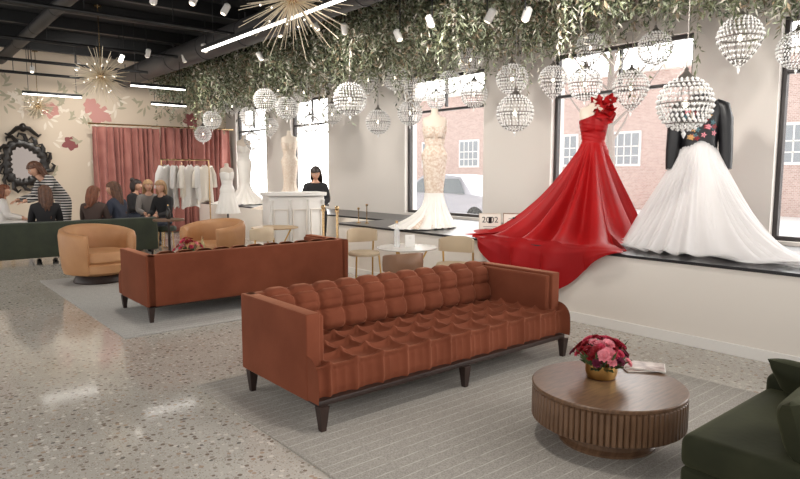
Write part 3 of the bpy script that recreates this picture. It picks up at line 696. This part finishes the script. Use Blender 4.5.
# ---------- clothes rack
e=empty('clothes_rack',(4.95,12.9,0))
for s in (-1,1):
    MB().tube([(s*.5,0,.03),(s*.5,0,1.8)],.014,8).obj('upright',brass,e); MB().tube([(s*.5,-.25,.02),(s*.5,.25,.02)],.014,8).obj('foot',brass,e)
MB().tube([(-.52,0,1.8),(.52,0,1.8)],.014,8).obj('rail',brass,e); thing(e,'brass garment rack holding white clothes','clothes rack')
wc=[mat('white_cloth',C(244,240,236),.8,bump=.1,bscale=10),mat('gray_cloth',C(214,210,206),.8),mat('ivory_cloth',C(234,226,214),.8)]
for i in range(6):
    x=4.95-.40+.16*i; L_=random.uniform(.6,.95); e=empty('hanging_garment',(x,12.9,1.80),math.radians((25 if i in (0,3,5) else 65)+random.uniform(-8,8)))
    mb=MB(); mb.grid(lambda u,v:(((.07 if v<.02 else .19+.06*v))*math.cos(2*pi*u),.045*math.sin(2*pi*u)*(1+.6*math.sin(12*pi*u)*v),-.09-.05*abs(math.cos(2*pi*u))-L_*v+.03*math.sin(2*pi*u*3)*v),48,14,closeu=True); mb.obj('garment',wc[i%3],e,sharp=180)
    for s in (-1,1): MB().tube([(s*.17,0,-.14),(s*.26,.0,-.3),(s*.30,.01,-.58)],[.05,.055,.05],10).obj('sleeve',wc[i%3],e)
    MB().tube([(0,0,.02),(.02,0,.035),(.03,0,.01),(.0,0,-.04),(-.16,0,-.12)],.004,5).obj('hanger',brass,e)
    thing(e,['white blouse on a hanger on the rack','pale gray top on a hanger on the rack','ivory shirt on a hanger on the rack'][i%3],'garment','garments on the rack')
# ---------- reception desk
e=empty('reception_desk',(5.28,9.1,0),math.radians(-16))
w,d,h,BW=.92,.5,1.19,.17
mb=MB()
mb.grid(lambda u,v:(-w/2+w*u,-d/2-BW*math.cos(pi*(u-.5)),.08+(h-.12)*v),40,4); mb.box((0,0,h/2),(w,d,h-.06),.01)
mb.grid(lambda u,v:(-w/2-.02+(w+.04)*u,-d/2-.02-BW*math.cos(pi*(u-.5)),.1*v),40,3)
mb.obj('cabinet_body',white,e)
for s in (-1,0,1):
    x=s*.29; yb=-d/2-BW*math.cos(pi*(x/w))-.012; m=MB(); sl=math.atan(BW*pi/w*math.sin(pi*x/w)); M=Matrix.Translation((x,yb,0))@Matrix.Rotation(sl,4,'Z')
    for b_,d_ in ((.95,.02),(.2,.02)): m.box((0,0,b_),(.22,.022,d_),.004,M=M)
    for xx in (-.11,.11): m.box((xx,0,.575),(.02,.022,.77),.004,M=M)
    m.obj('panel_molding',offw,e)
for x in (-.43,-.15,.15,.43):
    y=-d/2-BW*math.cos(pi*(x/w))-.02; MB().lathe([(.03,.1),(.022,.13),(.02,.6),(.022,1.06),(.032,1.1)],14,(x,y,0)).obj('pilaster',white,e)
mb=MB()
mb.grid(lambda u,v:(-w/2-.03+(w+.06)*u,(d/2+.02) if v>.5 else -d/2-.05-BW*math.cos(pi*(u-.5)),h+.03),30,2); mb.grid(lambda u,v:(-w/2-.03+(w+.06)*u,-d/2-.05-BW*math.cos(pi*(u-.5)),h-.02+.05*v),30,2)
mb.box((0,0,h),(w+.06,d+.05,.058),.006); mb.obj('countertop',white,e)
thing(e,'cream bow-front reception desk with panel moldings','desk')
for a,D in ((323,9.3),(337,9.0)):
    q=PT(a,203,D); e=empty('brass_post',(q.x,q.y,0)); MB().lathe([(.15,0),(.15,.015),(.03,.035),(.02,.05),(.02,.96),(.03,.97),(.03,1.0)],24).obj('post',brass,e); MB().sph((0,0,1.03),.035).obj('finial',brass,e)
    thing(e,'slim brass stanchion post beside the reception desk','post','brass posts')
for xx,yy,hh in ((5.72,7.86,.24),(5.76,7.7,.3)):
    e=empty('candlestick',(xx,yy,ZP)); MB().lathe([(.035,0),(.035,.008),(.008,.02),(.008,hh-.04),(.02,hh-.02),(.02,hh)],16).obj('holder',brass,e); thing(e,'slim gold candlestick on the window ledge','candlestick','gold candlesticks')
# ---------- dining chairs
cream_seat=mat('cream_upholstery',C(200,180,152),.7,bump=.1); brown_seat=mat('taupe_leather',C(118,84,60),.55,col2=C(136,100,74))
def dchair(loc,rz,m,label):
    e=empty('dining_chair',loc,rz)
    MB().lathe([(.19,.43),(.21,.435),(.215,.46),(.2,.485),(.001,.495)],32).obj('seat',m,e)
    mb=MB(); n=28; prof=[(0,.0),(.018,.0),(.022,.09),(.018,.19),(0,.2),(-.006,.1)]
    vs=[]
    for i in range(n):
        a=math.radians(-72+144*i/(n-1)); k=.5+.5*math.cos(a)**.6
        for r,z in prof: rr=.215+r; vs.append((rr*math.sin(a),rr*math.cos(a),.59+(z-.1)*k+.1))
    q=len(prof); fs=[(i*q+j,i*q+(j+1)%q,(i+1)*q+(j+1)%q,(i+1)*q+j) for i in range(n-1) for j in range(q)]+[tuple(range(q))[::-1],tuple((n-1)*q+j for j in range(q))]
    mb.add(vs,fs).obj('backrest',m,e,sharp=60)
    for s in (-1,1):
        MB().tube([(s*.2,.2,0),(s*.185,.15,.44),(s*.19,.14,.62)],.012,8).obj('leg',gold,e); MB().tube([(s*.19,-.17,0),(s*.16,-.13,.44)],.012,8).obj('leg',gold,e)
    return thing(e,label,'chair')
dchair((4.98,6.72,0),math.radians(-15),cream_seat,'cream dining chair with slim gold legs beside the ledge')
dchair((5.12,5.15,0),math.radians(-65),cream_seat,'cream dining chair with gold legs at the round table')
q=PT(402,252,6.0); dchair((q.x-.02,q.y+.02,0),math.radians(170),brown_seat,'taupe leather dining chair tucked behind the tufted sofa')
dchair((4.05,8.0,0),math.radians(200),cream_seat,'cream dining chair near the reception desk')
def bistro(loc,r,h,m,label):
    e=empty('bistro_table',loc); MB().lathe([(r-.006,h-.016),(r,h-.012),(r,h-.003),(r-.004,h)],48).obj('tabletop',m,e)
    for k in range(3):
        a=k*2*pi/3+.4; MB().tube([(r*.75*math.cos(a),r*.75*math.sin(a),0),(r*.2*math.cos(a+.5),r*.2*math.sin(a+.5),h*.5),(r*.7*math.cos(a+1),r*.7*math.sin(a+1),h-.016)],.011,8).obj('leg',gold,e)
    return thing(e,label,'table')
tt=PT(407,247,7.0); bistro((tt.x,tt.y,0),.34,tt.z,mat('pale_marble',C(206,200,192),.2,var=.05),'round pale-topped bistro table on slim gold legs')
t2=PT(275,227,9.1); bistro((t2.x,t2.y,0),.34,t2.z,mat('pale_wood',C(186,156,118),.45,var=.1),'round pale wooden table near the reception desk')
def bottle(loc,h,label,m):
    e=empty('bottle',loc); MB().lathe([(.034,0),(.036,.01),(.036,h*.55),(.03,h*.66),(.014,h*.76),(.013,h*.93)],20).obj('glass_body',m,e); MB().lathe([(.015,h*.9),(.016,h)],14).obj('cap',brass,e); return thing(e,label,'bottle')
bottle((tt.x-.1,tt.y+.06,tt.z),.3,'clear glass bottle on the round pale table',glassy)
bottle((3.46,8.5,TT),.3,'champagne bottle on the round wooden coffee table',mat('bottle_glass',C(190,170,120),.2))
e=empty('table_card',(tt.x+.03,tt.y-.02,tt.z),math.radians(-30)); MB().box((0,0,.07),(.11,.006,.14),.002).obj('card',white,e,rot=(-.15,0,0)); MB().box((0,.03,.06),(.03,.004,.12)).obj('support',white,e,rot=(.2,0,0)); thing(e,'small white table card on the round table','card')
e=empty('drinking_glass',(tt.x+.15,tt.y+.1,tt.z)); MB().lathe([(.028,0),(.033,.005),(.037,.11),(.034,.11),(.03,.01),(.001,.01)],20).obj('tumbler',glassy,e); thing(e,'clear drinking glass on the round table','glass')
def txt(s,size,m,parent,loc,rot):
    cu=bpy.data.curves.new('t','FONT'); cu.body=s; cu.size=size; cu.align_x='CENTER'; cu.extrude=.001; o=bpy.data.objects.new('t',cu); sc.collection.objects.link(o)
    dg=bpy.context.evaluated_depsgraph_get(); me=bpy.data.meshes.new_from_object(o.evaluated_get(dg)); bpy.data.objects.remove(o)
    me.materials.clear(); me.materials.append(m); n=bpy.data.objects.new('lettering',me); sc.collection.objects.link(n); n.parent=parent; n.location=loc; n.rotation_euler=rot; return n
ink=mat('gray_ink',C(60,56,54),.6)
for (a,D,w,h,t,fm) in ((490,7.9,.28,.27,'2002',mat('pale_frame',C(206,196,180),.5)),(514,7.75,.27,.28,None,mat('tan_frame',C(150,120,92),.5))):
    q=PT(a,230,D); e=empty('framed_sign',(q.x,q.y,ZP),-YAW-.1)
    MB().box((0,0,h/2),(w,.012,h),.003).obj('card',mat('sign_paper',C(226,219,208),.6),e,rot=(-.18,0,0))
    mb=MB(); 
    for z in (0.004,h-.004): mb.box((0,-.003,z),(w,.018,.008))
    for x in (-w/2+.004,w/2-.004): mb.box((x,-.003,h/2),(.008,.018,h-.016))
    mb.obj('frame',fm,e,rot=(-.18,0,0)); MB().box((0,.05,h*.4),(.04,.006,h*.8)).obj('easel_back',black,e,rot=(.2,0,0))
    if t:
        zz=h*.56; c_,s_=math.cos(.18),math.sin(.18); yl=-.009
        txt(t,.105,ink,e,(0,yl*c_+zz*s_,zz*c_-yl*s_),(pi/2-.18,0,0))
    mb=MB(); 
    for k in range(3 if t else 6): mb.box((0,-.007,h*(.16+(.1 if t else .12)*k)),(w*(.5 if k%2 else .62),.002,.005))
    mb.obj('printed_lines',ink,e,rot=(-.18,0,0),smooth=False)
    thing(e,'small framed card reading 2002 on the window ledge' if t else 'small tan-framed printed card on the window ledge','sign')
e=empty('side_table',(3.95,11.2,0)); MB().lathe([(.26,.68),(.27,.69),(.27,.71),(.26,.715)],36).obj('tabletop',wood_m,e); MB().lathe([(.17,0),(.17,.02),(.025,.04),(.022,.68)],24).obj('pedestal',darkwood,e); thing(e,'small round wooden side table beside the green sofa','table')
bottle((3.95,11.2,.715),.26,'dark wine bottle on the small side table',mat('dark_glass',C(36,30,26),.15))
# ---------- PEOPLE
skin=mat('skin',C(206,158,132),.55); lips=mat('lips',C(170,84,80),.5); eyem=mat('eye_dark',C(40,28,24),.3); eyew=mat('eye_white',C(235,232,228),.3)
def skinmesh(verts,edges,rads,roots,sub=2):
    me=bpy.data.meshes.new('sk'); me.from_pydata(verts,edges,[]); o=bpy.data.objects.new('sk',me); sc.collection.objects.link(o)
    md=o.modifiers.new('s','SKIN'); md.use_smooth_shade=True
    sv=me.skin_vertices[0].data
    for i,r in enumerate(rads): sv[i].radius=r if isinstance(r,tuple) else (r,r); sv[i].use_root=(i in roots)
    s=o.modifiers.new('u','SUBSURF'); s.levels=sub; s.render_levels=sub
    dg=bpy.context.evaluated_depsgraph_get(); m=bpy.data.meshes.new_from_object(o.evaluated_get(dg)); bpy.data.objects.remove(o); bpy.data.meshes.remove(me); return m
def head_geo(mb,M):
    def fn(u,v):
        a=2*pi*u; t=pi*(v*.98+.01); x=.074*math.cos(a)*math.sin(t); y=.094*math.sin(a)*math.sin(t); z=-.115*math.cos(t)
        if z<0: x*=1-.28*(-z/.115)**1.5; y=y*(1-.12*(-z/.115)) - .012*(-z/.115)
        if y<0:
            y-=.022*math.exp(-((x/.012)**2+((z+.012)/.02)**2)); y+=.010*math.exp(-(((abs(x)-.03)/.014)**2+((z-.012)/.012)**2)); y-=.006*math.exp(-((x/.022)**2+((z+.05)/.01)**2)); y-=.008*math.exp(-((x/.02)**2+((z+.095)/.015)**2))
        return (x,y,z)
    mb.grid(fn,44,34,0,True,M)
    for s in (-1,1):
        mb.sph((s*.029,-.080,.012),(.012,.006,.007),10,6,2,M); mb.sph((s*.029,-.086,.012),(.005,.003,.005),8,5,3,M); mb.sph((s*.076,.008,0),(.008,.018,.03),8,6,0,M)
        mb.box((s*.029,-.088,.03),(.026,.004,.004),.001,3,M=M)
    mb.sph((0,-.096,-.048),(.022,.005,.007),10,6,1,M)
def person(loc,rz,J,top,bottom,hairm,hair,label,headrot=(0,0,0),sleeve=True,scale=1.0,name='person',bun=False):
    e=empty(name,loc,rz); e.scale=(scale,)*3
    names=['pelvis','spine','chest','neck','headb']; V=[];E=[];Rr=[];idx={}
    def add(n,p,r): idx[n]=len(V); V.append(Vector(p)); Rr.append(r); return idx[n]
    rad={'pelvis':(.15,.11),'spine':(.115,.09),'chest':(.145,.10),'neck':.05,'headb':.048}
    for n in names: add(n,J[n],rad[n])
    for a,b_ in zip(names,names[1:]): E.append((idx[a],idx[b_]))
    bones=[('torso',J['pelvis'],J['chest']),('head',J['neck'],J['headb'])]
    roots=[0]
    for s,t in ((-1,'l'),(1,'r')):
        def g(n): 
            k=n+'_'+t
            if k in J: return Vector(J[k])
            p=Vector(J[n]); return Vector((p.x*s,p.y,p.z))
        for n,r in (('sh',.058),('el',.043),('wr',.028)): add(n+t,g(n),r)
        hd=(g('wr')-g('el')).normalized(); pal=g('wr')+hd*.06; add('pa'+t,pal,(.038,.02))
        E+= [(idx['chest'],idx['sh'+t]),(idx['sh'+t],idx['el'+t]),(idx['el'+t],idx['wr'+t]),(idx['wr'+t],idx['pa'+t])]
        bones+=[('arm',g('sh'),g('el')),('fore',g('el'),g('wr')),('hand',g('wr'),pal+hd*.1)]
        side=hd.cross(Vector((0,0,1))); side=side.normalized() if side.length>.1 else Vector((1,0,0)); dn=Vector((0,0,-1))
        for f,(o_,ln) in enumerate(((-.03,.065),(-.011,.078),(.009,.072),(.027,.055))):
            a=len(V); p0=pal+side*o_; 
            for q,(k,dz) in enumerate(((-.01,0),(.35,.004),(.7,.014),(1,.03))):
                V.append(p0+hd*(.01+ln*max(k,0))+dn*dz); Rr.append(.009-.0007*q)
            E+=[(a,a+1),(a+1,a+2),(a+2,a+3)]; roots.append(a)
        a=len(V); th=-side*s*1.0
        V+= [g('wr')+hd*.03+th*.015,g('wr')+hd*.055+th*.042+dn*.01,g('wr')+hd*.085+th*.05+dn*.02]; Rr+=[.011,.0105,.009]; E+=[(a,a+1),(a+1,a+2)]; roots.append(a)
        for n,r in (('hip',.088),('kn',.058),('an',.038),('ba',.036),('to',.022)): add(n+t,g(n),r)
        E+=[(idx['pelvis'],idx['hip'+t]),(idx['hip'+t],idx['kn'+t]),(idx['kn'+t],idx['an'+t]),(idx['an'+t],idx['ba'+t]),(idx['ba'+t],idx['to'+t])]
        bones+=[('thigh',g('hip'),g('kn')),('shin',g('kn'),g('an')),('foot',g('an'),g('to'))]
    sm=skinmesh([tuple(v) for v in V],E,Rr,roots)
    mb=MB(); mb.add([v.co.copy() for v in sm.vertices],[tuple(p.vertices) for p in sm.polygons])
    HM=Matrix.Translation(Vector(J['headb'])+Vector((0,-.015,.085)))@Matrix.Rotation(headrot[2],4,'Z')@Matrix.Rotation(headrot[0],4,'X')
    head_geo(mb,HM)
    mb.obj('body',[skin,lips,eyew,eyem],e,sharp=180)
    def dist(p,a,b_):
        a,b_=Vector(a),Vector(b_); d=b_-a; t=max(0,min(1,(p-a).dot(d)/d.length_squared)); return (p-a-d*t).length
    cl={'top':[], 'bottom':[], 'shoe':[]}
    for p in sm.polygons:
        c=p.center; best=min(bones,key=lambda q:dist(c,q[1],q[2])-(.06 if q[0]=='torso' else .0))[0]
        if best in('torso','arm') or (best=='fore' and sleeve): cl['top'].append(p)
        elif best in ('thigh','shin'): cl['bottom'].append(p)
        elif best=='foot': cl['shoe'].append(p)
    for k,m_,off,nm in (('top',top,.014,'top_garment'),('bottom',bottom,.010,'trousers'),('shoe',black,.006,'shoes')):
        if not cl[k]: continue
        ids={};vs=[];fs=[]
        for p in cl[k]:
            f=[]
            for i in p.vertices:
                if i not in ids: ids[i]=len(vs); v=sm.vertices[i]; vs.append(v.co+v.normal*off)
                f.append(ids[i])
            fs.append(f)
        MB().add(vs,fs).obj(nm,m_,e,sharp=180)
    mb=MB(); L_=hair
    def fh(u,v):
        a=2*pi*u; t=pi*(v*.97+.015); z=.132*math.cos(t); x=.098*math.cos(a)*math.sin(t); y=.12*math.sin(a)*math.sin(t)+.014
        if math.sin(a)<-.25 and z<.045:
            k=min(1,(.045-z)/.03); y+=k*.13*(-math.sin(a))
        if z<0: 
            z=z*(1+L_/.128)+.02*math.sin(7*a)*(L_>.08); st=min(1,-z*4); x*=1+.3*st*(1-.35*st); y+=.028*st
        w=1+.07*math.sin(11*a+9*v+2*math.sin(6*v)); return (x*w,y*w,z)
    mb.grid(fh,72,36,closeu=True,M=HM)
    if bun: mb.sph((0,.10,.10),(.055,.05,.055),14,10,0,HM)
    mb.obj('hair',hairm,e,sharp=180)
    return thing(e,label,'person')
hb=mat('brown_hair',C(92,60,42),.5,bump=.5,bscale=30,var=.35,vscale=20); hk=mat('dark_hair',C(42,30,26),.5,bump=.4,bscale=30,var=.3,vscale=20); hl=mat('light_hair',C(176,140,102),.5,bump=.4,bscale=30,var=.25,vscale=20); ha=mat('auburn_hair',C(118,68,44),.5,bump=.4,bscale=30,var=.3,vscale=20)
cb=mat('black_knit',C(30,28,30),.85,bump=.2,bscale=90); cg=mat('gray_knit',C(120,114,110),.85,bump=.2,bscale=90); cw=mat('white_blouse',C(228,222,216),.8); cd=mat('dark_denim',C(46,52,66),.8); cn=mat('navy_knit',C(52,56,70),.85,bump=.2,bscale=90); cr_=mat('brown_knit',C(70,54,48),.85,bump=.2,bscale=90)
stripe,nt,b,N,L=nodes('striped_fabric'); tc=N('ShaderNodeTexCoord'); wv=N('ShaderNodeTexWave'); wv.bands_direction='Z'; wv.inputs['Scale'].default_value=7; L(tc.outputs['Object'],wv.inputs['Vector']); cr=N('ShaderNodeValToRGB'); cr.color_ramp.interpolation='CONSTANT'; cr.color_ramp.elements[0].color=C(34,32,34); cr.color_ramp.elements[1].position=.55; cr.color_ramp.elements[1].color=C(206,200,194); L(wv.outputs['Fac'],cr.inputs['Fac']); L(cr.outputs['Color'],b.inputs['Base Color']); b.inputs['Roughness'].default_value=.8
def seated(s=.46,lean=0):
    return {'pelvis':(0,0,s+.09),'spine':(0,.01-lean*.3,s+.27),'chest':(0,0-lean*.7,s+.44),'neck':(0,-.01-lean,s+.57),'headb':(0,-.025-lean*1.1,s+.64),
       'sh':(.165,-lean*.75,s+.49),'el':(.21,-.07-lean*.6,s+.24),'wr':(.11,-.29-lean*.2,s+.19),'hip':(.09,-.02,s+.08),'kn':(.12,-.44,s+.07),'an':(.12,-.42,.085),'ba':(.12,-.50,.04),'to':(.12,-.56,.035)}
def standing(lean=0):
    return {'pelvis':(0,.0,.95),'spine':(0,-lean*.35,1.1-lean*.05),'chest':(0,-lean*.8,1.27-lean*.2),'neck':(0,-lean*1.2,1.41-lean*.38),'headb':(0,-lean*1.4-.015,1.48-lean*.45),
       'sh':(.165,-lean*.9,1.33-lean*.22),'el':(.22,-.05-lean*1.1,1.08-lean*.3),'wr':(.15,-.27-lean*1.3,1.0-lean*.25),'hip':(.09,0,.9),'kn':(.095,-.02,.5),'an':(.1,.02,.085),'ba':(.1,-.07,.04),'to':(.1,-.13,.035)}
q=PT(43,205,10.9); person((q.x,12.2,0),pi-.15,seated(.40),cb,cd,hb,.26,'seated person with long brown hair in a black top',scale=1.06,headrot=(0,0,.5))
q=PT(92,205,11.3); person((q.x,12.2,0),pi-.6,seated(.40,.05),cr_,cb,ha,.14,'seated person with auburn hair in a brown top turned aside',scale=1.04,headrot=(.2,0,-.5))
q=PT(120,199,11.6); person((q.x,12.25,0),pi+.7,seated(.40,.08),cn,cd,hb,.28,'seated person with very long dark hair in a navy top',scale=1.1,headrot=(.1,0,.3))
def stool(loc,label='round dark upholstered stool'):
    e=empty('stool',loc); MB().lathe([(.2,.36),(.215,.38),(.215,.43),(.2,.455),(.001,.46)],28).obj('seat',greenf,e)
    for k in range(4):
        a=pi/4+k*pi/2; MB().tube([(.17*math.cos(a),.17*math.sin(a),0),(.14*math.cos(a),.14*math.sin(a),.37)],.013,8).obj('leg',brass,e)
    thing(e,label,'stool','upholstered stools')
for (a,D,rz,t,h_,hl_,lab,bn) in ((133,14.0,.7,cb,hk,.03,'seated person with tied-up dark hair in black',True),(148,13.4,-.2,cg,hl,.16,'seated person with light brown hair in a gray knit',False),(164,12.6,-1.1,cb,hl,.1,'seated blond person in a black top',False)):
    q=PT(a,192,D); stool((q.x,q.y,0)); person((q.x,q.y,0),rz,seated(.46,.05),t,cd,h_,hl_,lab,scale=1.06,bun=bn,headrot=(.1,0,.2))
q=PT(42,170,12.9); J=standing(.30); person((q.x+.1,13.3,0),math.radians(-75),J,stripe,stripe,hb,.2,'standing person bending forward in a black and white striped dress',headrot=(.5,0,0),scale=1.12)
q=PT(2,190,12.2); stool((q.x,q.y,0)); person((q.x,q.y,0),math.radians(80),seated(.46),cw,cw,ha,.1,'seated person in white with auburn hair')
qx,qy=6.05,9.62
e=empty('stool',(qx,qy,0)); MB().lathe([(.18,.74),(.19,.76),(.18,.795),(.001,.80)],28).obj('seat',cream_seat,e)
for k in range(4):
    a=pi/4+k*pi/2; MB().tube([(.2*math.cos(a),.2*math.sin(a),0),(.13*math.cos(a),.13*math.sin(a),.75)],.013,8).obj('leg',brass,e)
thing(e,'tall cream stool behind the reception desk','stool')
J=seated(.76); J['an']=(.12,-.30,.43); J['ba']=(.12,-.38,.39); J['to']=(.12,-.44,.38); J['kn']=(.12,-.38,.80)
person((qx,qy,.04),math.radians(-30),J,cb,cb,hk,.18,'person with dark hair in black sitting behind the reception desk',headrot=(.4,0,-.3))
# ---------- EXTERIOR
snow=mat('pale_pavement',C(228,227,227),.9,var=.04)
o=MB().box((32,10,-.1),(48.4,70,.1)).obj('ground',snow,smooth=False); o['kind']='structure'
e=empty('brick_building',(25,12,-.05)); MB().box((2,0,2.9),(4,44,5.8)).obj('facade',brick_m,e,smooth=False)
MB().box((1.9,0,5.85),(4.4,44.4,.2)).obj('cornice',white,e,smooth=False)
wf=mat('white_window_frame',C(242,240,238),.6); gl=mat('gray_window_glass',C(150,156,162),.4)
for y in np.arange(-19,20,3.1):
    mb=MB(); mb.box((-.03,y,2.6),(.08,1.5,1.5),mi=0); mb.box((-.06,y,2.6),(.06,1.3,1.3),mi=1)
    for k in (-.33,0,.33): mb.box((-.095,y+k,2.6),(.02,.05,1.3))
    for k in (-.3,.1): mb.box((-.095,y,2.6+k),(.02,1.3,.05))
    mb.obj('facade_window',[wf,gl],e,smooth=False)
thing(e,'pale red brick building across the street','building')
bark=mat('gray_bark',C(140,130,124),.9,bump=.5,bscale=10)
for (x,y) in ((14,8.6),(19.5,8.2),(13,18.5)):
    mb=MB(); mb.tube([(0,0,-.06),(.05,.02,1.5),(0,.1,3.2),(.1,.1,5.5)],[.14,.11,.09,.05],10)
    for k in range(14):
        a=k*2.4; z=2.2+.22*k; mb.tube([(.02,.08,z),(.7*math.cos(a),.7*math.sin(a)+.1,z+.6),(1.3*math.cos(a),1.3*math.sin(a)+.1,z+1.4)],[.04,.025,.01],6)
    o=mb.obj('tree',bark,loc=(x,y,0)); thing(o,'bare street tree with gray bark','tree')
cgl=mat('car_glass',C(110,116,120),.1)
def car(loc,col,label):
    e=empty('car',loc,pi/2); pm=mat('car_paint',col,.3,.1); L_=[(-2.2,.35,.72),(-2.15,.3,.85),(-1.2,.28,.95),(-.6,.28,1.42),(.1,.28,1.48),(1.0,.28,1.45),(1.6,.28,1.0),(2.15,.3,.95),(2.25,.38,.7)]
    mb=MB(); vs=[]
    for x,zb,zt in L_:
        zs=min(zt,.92)
        vs+= [(x,-.85,zb),(x,-.9,(zb+zs)/2),(x,-.86,zs),(x,-.62 if zt>.95 else -.8,zt),(x,.62 if zt>.95 else .8,zt),(x,.86,zs),(x,.9,(zb+zs)/2),(x,.85,zb)]
    fs=[(i*8+j,i*8+(j+1)%8,(i+1)*8+(j+1)%8,(i+1)*8+j) for i in range(len(L_)-1) for j in range(8)]+[tuple(range(8))[::-1],tuple(64+j for j in range(8))]
    mb.add(vs,fs); mb.obj('body',pm,e,sharp=50)
    for s in (-1,1):
        MB().add([(-1.0,s*.87,.95),(1.45,s*.87,.97),(.95,s*.70,1.36),(-.6,s*.70,1.36)],[(0,1,2,3)]).obj('side_window',cgl,e,smooth=False)
        for x in (-1.4,1.4):
            mb=MB(); mb.lathe([(.2,-.1),(.32,-.1),(.34,-.06),(.34,.06),(.32,.1),(.2,.1)],24); mb.lathe([(.001,-.08),(.2,-.09),(.2,.09),(.001,.08)],24,mi=1); mb.obj('wheel',[black,chrome],e,loc=(x,s*.8,.3),rot=(pi/2,0,0))
    thing(e,label,'car')
car((13.2,13.0,0),C(160,160,168),'gray parked car on the street outside the window')
car((14,1.8,0),C(214,215,218),'silver parked car outside the window')
# ---------- LIGHT
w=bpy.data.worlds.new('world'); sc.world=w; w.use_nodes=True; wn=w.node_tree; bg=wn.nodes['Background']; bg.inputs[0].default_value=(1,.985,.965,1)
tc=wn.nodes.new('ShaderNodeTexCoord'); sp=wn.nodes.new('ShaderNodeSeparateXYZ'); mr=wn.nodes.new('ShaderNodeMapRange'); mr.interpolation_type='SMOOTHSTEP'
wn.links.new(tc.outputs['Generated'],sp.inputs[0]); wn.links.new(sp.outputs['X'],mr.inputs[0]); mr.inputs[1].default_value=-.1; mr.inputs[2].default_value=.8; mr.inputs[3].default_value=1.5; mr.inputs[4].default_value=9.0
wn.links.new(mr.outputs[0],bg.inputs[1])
def spot(loc,tgt,en,col=(1,.95,.88),size=1.2):
    l=bpy.data.lights.new('spot','SPOT'); l.energy=en; l.color=col; l.spot_size=size; l.spot_blend=.9; l.shadow_soft_size=.15
    o=bpy.data.objects.new('spot',l); sc.collection.objects.link(o); o.location=loc; o.rotation_euler=(Vector(tgt)-Vector(loc)).to_track_quat('-Z','Y').to_euler()
for (x,y) in ((2.5,2.5),(4,5),(2.5,7.5),(4.2,9.5),(2,11.5),(4.5,13)): spot((x,y,3.6),(x+.3,y+.6,0),130,size=2.0)
for y in (13,15): spot((3.5,y-1,3.6),(4.2,16.5,1.8),170,size=1.8)
for y in (1.6,3.4,5.4,7.6,10.0,12.8): spot((4.4,y,3.35),(7.2,y+.5,1.7),190,size=1.7)
